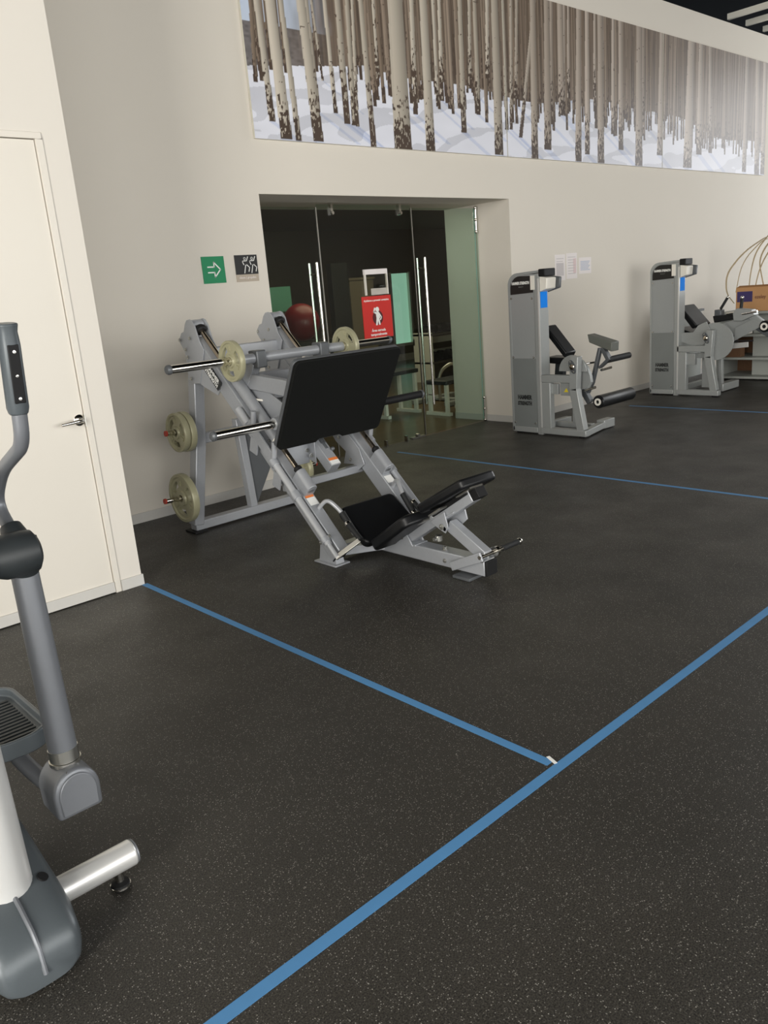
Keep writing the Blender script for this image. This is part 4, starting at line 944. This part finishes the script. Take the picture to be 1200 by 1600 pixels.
slab('knee_pad', [(9.56, 4.58, .90), (9.56, 4.56, .82), (9.56, 4.22, .87), (9.56, 4.22, .92)], (.14, 0, 0), M['rubber'], m2, .01)
obj('pad_block', MB().bx(9.58, 9.68, 4.49, 4.57, .88, .97), M['frame_dark'], m2, bevel=.008)
obj('hand_grip', MB().cyl((9.60, 4.50, .98), (9.60, 4.425, 1.10), .016, 14), M['grip'], m2)
obj('hand_grip', MB().cyl((9.62, 4.27, .95), (9.62, 4.26, 1.08), .018, 14), M['grip'], m2)
obj('handle_tip', MB().ball((9.60, 4.42, 1.11), .017, 12).ball((9.62, 4.26, 1.095), .02, 12).cyl((9.6, 4.515, .955), (9.6, 4.50, .98), .018, 12), M['chrome'], m2)
obj('adjuster_box', MB().prx([(4.30, .84), (4.31, .93), (4.27, .98), (4.10, .96), (4.06, .90), (4.20, .84)], 9.50, 9.62), f2, m2, bevel=.004)
obj('chrome_bar', MB().cyl((9.58, 4.42, .92), (9.58, 4.31, .935), .013, 12).cyl((9.50, 4.20, .915), (9.50, 4.03, .94), .014, 12), M['chrome'], m2)
obj('dark_link', MB().beam((9.62, 4.24, .86), (9.62, 3.93, .66), .05, .05, (0, 0, 1)), M['frame_dark'], m2, bevel=.004)
obj('adjuster_box', MB().beam((9.60, 4.15, .90), (9.60, 4.02, .80), .07, .08, (0, 0, 1)), f2, m2, bevel=.006)
rl = obj('ankle_roller', MB().lathe([(0, 0), (.055, 0), (.064, .012), (.064, .40), (.055, .41), (0, .41)], (9.55, 3.965, .765), (1, 0, 0), 28), M['vinyl'], m2, label='black foam ankle roller')
obj('roller_cap', MB().lathe([(.022, 0), (.042, 0), (.042, .008), (.022, .008), (.022, 0)], (9.541, 3.965, .765), (1, 0, 0), 24), M['white'], rl, label='white ring on the roller end')

# ------------------------------------------------------------------ shelf unit with box and dried plant
SX = 10.6
t = thing('shelf_unit', 'low grey metal shelf unit at the far right by the wall', 'shelf', (SX+.3, 4.2, 0))
for z in (.02, .265, .56, .845):
    obj('shelf', MB().bx(SX, SX+.62, 3.2, 5.02, z, z+.03), M['shelf'], t, bevel=.003)
obj('end_panel', MB().bx(SX+.02, SX+.60, 4.99, 5.02, .05, .86), M['shelf'], t, smooth=False)
obj('end_panel', MB().bx(SX+.02, SX+.60, 3.2, 3.23, .05, .86), M['shelf'], t, smooth=False)
obj('divider', MB().bx(SX+.20, SX+.22, 3.2, 4.62, .05, .84), M['shelf'], t, smooth=False)
obj('back_panel', MB().bx(SX+.60, SX+.62, 3.2, 5.02, .05, .86), M['brown'], t, smooth=False)
tag(obj('green_bundle', MB().ball((SX+.36, 4.85, .66), .07, 14, (1, 1.4, .99)), M['green_cloth']), 'dark green bundle on the middle shelf of the grey unit', 'cloth')
tag(obj('brown_board_stack', MB().bx(SX+.03, SX+.15, 4.70, 4.97, .296, .42), M['brown'], smooth=False, bevel=.005), 'brown board block on the lower shelf of the grey unit', 'box')
tag(obj('white_tray', MB().bx(SX+.03, SX+.18, 4.62, 4.92, .591, .64), M['white'], smooth=False, bevel=.008), 'pale tray on the middle shelf beneath the leg extension arm', 'tray')
# bench with dark edge behind the leg extension machine
t = thing('display_board', 'pale board with dark grey edge leaning by the farther weight machine', 'board', (9.98, 5.35, 0))
obj('panel', MB().bx(9.99, 10.75, 5.30, 5.32, .05, .90), M['shelf'], t, smooth=False)
obj('edge', MB().bx(9.95, 9.99, 5.29, 5.33, 0, .93).bx(9.95, 10.80, 5.29, 5.33, .90, .93), M['shelf_dark'], t, smooth=False)
t = thing('tan_roll', 'tan cylindrical roll with dark band standing behind the farther machine', 'roll', (9.62, 5.05, 0))
obj('roll', MB().cyl((9.80, 5.08, 0), (9.80, 5.08, .45), .045, 20), M['pole_wood'], t)
obj('band', MB().cyl((9.80, 5.08, .20), (9.80, 5.08, .23), .0465, 20), M['card_blue'], t)
t = thing('cardboard_box', 'brown cardboard box with purple printed panels on the shelf unit', 'box', (SX+.25, 4.35, .875))
bxm = obj('carton', MB().bx(SX+.06, SX+.44, 3.95, 4.80, .876, 1.175), M['card'], t, smooth=False)
obj('flap', MB().prism([(SX+.06, 3.95, 1.175), (SX+.06, 4.80, 1.175), (SX+.02, 4.74, 1.20), (SX+.02, 4.0, 1.20)], (.004, 0, 0)), M['card'], t, smooth=False)
obj('printed_panel', MB().bx(SX+.058, SX+.060, 4.59, 4.785, .995, 1.125), M['card_blue'], t, smooth=False, label='dark purple printed panel')
obj('printed_panel', MB().bx(SX+.058, SX+.060, 4.20, 4.39, .995, 1.125), M['card_blue'], t, smooth=False, label='dark purple printed panel')
text('lettering', 'ezeley', M['card_brown'], t, (SX+.0575, 4.49, 1.05), (0, -1, 0), (0, 0, 1), .065, xs=.85, bold=.001)
t = thing('dried_plant', 'tall dried plant with long curling pale straps behind the cardboard box', 'plant', (SX+.55, 4.55, .875))
obj('stem', MB().tube([(SX+.53, 4.46, .885), (SX+.53, 4.455, 1.2), (SX+.54, 4.44, 1.5), (SX+.56, 4.42, 1.80)], [.07, .075, .07, .04], 14), M['moss'], t, label='mossy brown trunk')
def strap(pts, wd):
    P = fillet([Vector(p) for p in pts], .25, 6); mb = MB()
    vs = []; fs = []
    for i, p in enumerate(P):
        ww = wd*(1-.6*abs(i/len(P)-.4)); tw = .3*math.sin(i*.5)
        vs += [p+Vector((ww*.3, ww*.5, 0)), p-Vector((ww*.3, ww*.5, 0)), p-Vector((ww*.3-.003, ww*.5, 0.003)), p+Vector((ww*.3+.003, ww*.5, .003))]
    n = len(P)
    for i in range(n-1):
        for k in range(4): fs.append((i*4+k, i*4+(k+1) % 4, (i+1)*4+(k+1) % 4, (i+1)*4+k))
    fs += [(3, 2, 1, 0), tuple((n-1)*4+k for k in range(4))]
    return mb.add(vs, fs)
X_ = SX+.55
for pts, wd in (([(X_, 4.42, 1.76), (X_, 4.62, 1.80), (X_-.05, 4.92, 1.62), (X_-.08, 5.13, 1.35), (X_-.08, 5.12, 1.10), (X_-.05, 5.02, .96)], .035),
                ([(X_, 4.42, 1.80), (X_, 4.58, 1.85), (X_, 4.78, 1.62), (X_, 4.84, 1.35), (X_, 4.86, 1.0)], .026),
                ([(X_, 4.42, 1.78), (X_, 4.55, 1.70), (X_, 4.72, 1.42), (X_, 4.80, 1.0)], .026),
                ([(X_, 4.44, 1.82), (X_, 4.62, 1.72), (X_, 4.74, 1.50), (X_, 4.62, 1.0)], .03),
                ([(X_, 4.40, 1.78), (X_, 4.22, 1.84), (X_, 4.0, 1.60), (X_, 3.92, 1.2)], .03),
                ([(X_, 4.44, 1.70), (X_, 4.66, 1.78), (X_+.05, 4.98, 1.50), (X_+.05, 5.05, 1.1)], .02)):
    obj('leaf', strap(pts, wd), M['straw'], t)

# ------------------------------------------------------------------ ELLIPTICAL TRAINER (left foreground)
XE = .37
el = thing('elliptical_trainer', 'grey elliptical cross trainer at the left front edge, facing the room', 'exercise machine', (XE, 2.1, 0))
# shroud: lofted sections along y, two shells with a raised seam
def loft(secs, n=28):
    mb = MB(); vs = []; fs = []
    for (y, hw, z0, z1, xc) in secs:
        for k in range(n):
            a = 2*PI*k/n; c, s_ = math.cos(a), math.sin(a)
            e = .62
            x = xc+hw*math.copysign(abs(c)**e, c); z = (z0+z1)/2+(z1-z0)/2*math.copysign(abs(s_)**e, s_)
            vs.append((x, y, z))
    m = len(secs)
    for i in range(m-1):
        for k in range(n): fs.append((i*n+k, i*n+(k+1) % n, (i+1)*n+(k+1) % n, (i+1)*n+k))
    fs += [tuple(range(n)), tuple((m-1)*n+k for k in range(n))]
    return mb.add(vs, fs)
secs = [(1.725, .070, .012, .075, XE), (1.735, .090, .010, .105, XE), (1.76, .103, .010, .135, XE), (1.82, .112, .010, .165, XE), (1.90, .115, .012, .190, XE), (2.0, .115, .012, .225, XE), (2.12, .112, .014, .275, XE), (2.24, .108, .02, .31, XE), (2.5, .10, .03, .36, XE), (2.85, .09, .04, .40, XE), (3.0, .06, .06, .34, XE)]
sh = obj('shroud', loft(secs), M['ell_dark'], el, ang=60, label='dark grey plastic drive cover')
obj('seam', MB().tube([(XE, 1.722, .045), (XE, 1.735, .107), (XE, 1.76, .137), (XE, 1.82, .167), (XE, 1.90, .192), (XE, 2.0, .227)], .006, 8), M['ell_grey'], sh)
for y, z, sx in ((1.88, .17, 1), (1.84, .155, -1)):
    obj('screw_recess', MB().lathe([(0, 0), (.014, 0), (.014, .004), (0, .004)], (XE+sx*.075, y, z+.006), (sx*.5, -.35, 1), 16), M['rubber'], sh)
obj('column', MB().tube([(XE, 1.91, .155), (XE, 1.925, .6), (XE, 1.97, 1.05), (XE, 1.99, 1.35)], [.060, .058, .052, .048], 28), M['ell_silver'], el, label='bright silver upright column')
st = obj('stabilizer', MB().cyl((XE-.32, 1.92, .085), (XE+.32, 1.92, .085), .036, 28), M['ell_silver'], el, label='bright silver stabilizer tube', bevel=.006)
obj('end_cap', MB().lathe([(0, 0), (.033, 0), (.033, .004), (.026, .007), (0, .007)], (XE+.32, 1.92, .085), (1, 0, 0), 24), M['ell_grey'], st)
for sx in (-.27, .27):
    ft = obj('leveling_foot', MB().lathe([(0, 0), (.024, 0), (.027, .006), (.024, .016), (.010, .022), (.010, .05), (0, .05)], (XE+sx, 1.92, 0), (0, 0, 1), 20), M['rubber'], el)
    obj('foot_ring', MB().lathe([(.0245, .004), (.028, .006), (.0275, .010), (.0245, .011)], (XE+sx, 1.92, 0), (0, 0, 1), 20).cyl((XE+sx, 1.92, .022), (XE+sx, 1.92, .052), .012, 12), M['chrome'], ft)
obj('console', MB().box((XE, 1.98, 1.42), (.34, .06, .26), Matrix.Rotation(.5, 3, 'X')), M['ell_black'], el, bevel=.02)
obj('pivot_axle', MB().cyl((XE-.22, 2.03, .95), (XE+.22, 2.03, .95), .028, 20), M['ell_black'], el)
def ellarm(sd):
    xa = XE+sd*.23
    # pivot drum
    obj('pivot_cover', MB().lathe([(0, -.075), (.045, -.075), (.055, -.05), (.058, .0), (.052, .028), (.036, .038), (0, .040)], (xa, 2.03, .95), (sd, 0, 0), 28).tube([(xa, 2.03, .95), (xa, 2.045, .90)], [.045, .036], 24).tube([(xa, 2.03, .95), (xa, 2.08, 1.01)], [.045, .026], 20), M['ell_black'], el, label='black pivot cover')
    bolts('screw', [(xa+sd*.034, 2.02, .985), (xa+sd*.034, 2.03, .915)], (sd, 0, 0), el, r=.004, h=.004)
    ar = obj('lower_arm', MB().tube([(xa, 2.045, .925), (xa, 2.035, .40)], [.033, .037], 28), M['ell_grey'], el, label='grey lower swing arm')
    obj('collar', MB().tube([(xa, 2.035, .405), (xa, 2.034, .372)], .0385, 28).tube([(xa, 2.034, .372), (xa, 2.034, .362)], .041, 28), M['satin'], ar, label='satin metal collar')
    # joint housing: half-disc with flat bottom, rounded top
    def dee(g, y0, y1):
        pts = []
        for k in range(17):
            a = math.radians(k*11.25); pts.append((xa-.005*sd+(.062-g)*math.cos(a), .298+(.070-g)*math.sin(a)))
        pts += [(xa-.005*sd-(.060-g), .236+g), (xa-.005*sd+(.060-g), .236+g)]
        return MB().prism([(x, y0, z) for x, z in pts], (0, y1-y0, 0))
    jh = obj('joint_housing', dee(0, 1.965, 2.085), M['ell_grey'], el, bevel=.012); jh.modifiers['bevel'].segments = 4
    obj('joint_face', dee(.012, 1.960, 1.967), M['ell_grey'], jh, bevel=.003)
    bolts('screw', [(xa-.02*sd, 1.975, .358)], (0, -.7, .7), jh, r=.005, h=.006)
    obj('pedal_link', MB().tube(fillet([(xa-sd*.0, 2.06, .26), (xa-sd*.01, 2.20, .22), (xa-sd*.03, 2.34, .25), (xa-sd*.05, 2.42, .31)], .08), .024, 20), M['ell_grey'], el)
    # pedal: tray with raised rim and treads
    def outl(g):
        pts = []
        x0, x1, y0, y1, r = xa-.155+g, xa+.055-g, 2.235+g, 2.66-g, .085-g*.6
        if sd < 0: x0, x1 = xa-.055+g, xa+.155-g
        for cx, cy, a0 in ((x1-r, y1-r, 0), (x0+r, y1-r, 90), (x0+r, y0+r, 180), (x1-r, y0+r, 270)):
            for k in range(8):
                a = math.radians(a0+k*90/7); pts.append((cx+r*math.cos(a), cy+r*math.sin(a)))
        return pts
    o1, o2 = outl(0), outl(.012); n = len(o1)
    pz0, pz1, pf = .318, .372, .345
    vs = [(x, y, pz0) for x, y in o1]+[(x, y, pz1) for x, y in o1]+[(x, y, pz1) for x, y in o2]+[(x, y, pf) for x, y in o2]
    fs = [tuple(range(n-1, -1, -1)), tuple(3*n+k for k in range(n))]
    for b_ in range(3):
        for k in range(n): fs.append((b_*n+k, b_*n+(k+1) % n, (b_+1)*n+(k+1) % n, (b_+1)*n+k))
    pe = obj('pedal', MB().add(vs, fs), M['ell_dark'], el, bevel=.004)
    mb = MB(); xlo, xhi = min(p[0] for p in o2)+.02, max(p[0] for p in o2)-.02
    for k in range(14): mb.bx(xlo, xhi, 2.275+k*.022, 2.285+k*.022, pf, pf+.005)
    obj('tread', mb, M['ell_black'], pe, smooth=False)
    # upper handlebar and grip
    ub = obj('handlebar', MB().tube(fillet([(xa, 2.06, .985), (xa, 2.16, 1.06), (xa, 2.06, 1.155), (xa, 1.865, 1.235), (xa, 1.845, 1.32), (xa, 1.825, 1.45)], .09, 6), .0165, 20), M['ell_grey'], el)
    obj('hand_grip', MB().tube([(xa, 1.852, 1.305), (xa, 1.85, 1.32), (xa, 1.825, 1.455), (xa, 1.822, 1.482), (xa, 1.820, 1.500)], [.020, .0235, .0225, .0205, .024], 24), M['ell_dark'], ub, bevel=.004, label='dark rubber hand grip')
    obj('sensor_plate', MB().prism([(xa-.012, 1.8275, 1.33), (xa+.012, 1.8275, 1.33), (xa+.012, 1.806, 1.455), (xa-.012, 1.806, 1.455)], (0, -.004, 0)), M['rubber'], ub, bevel=.002)
    bolts('screw', [(xa, 1.822, 1.34), (xa, 1.814, 1.39), (xa, 1.803, 1.44)], (0, -1, 0), ub, r=.0025, h=.003)
ellarm(1); ellarm(-1)
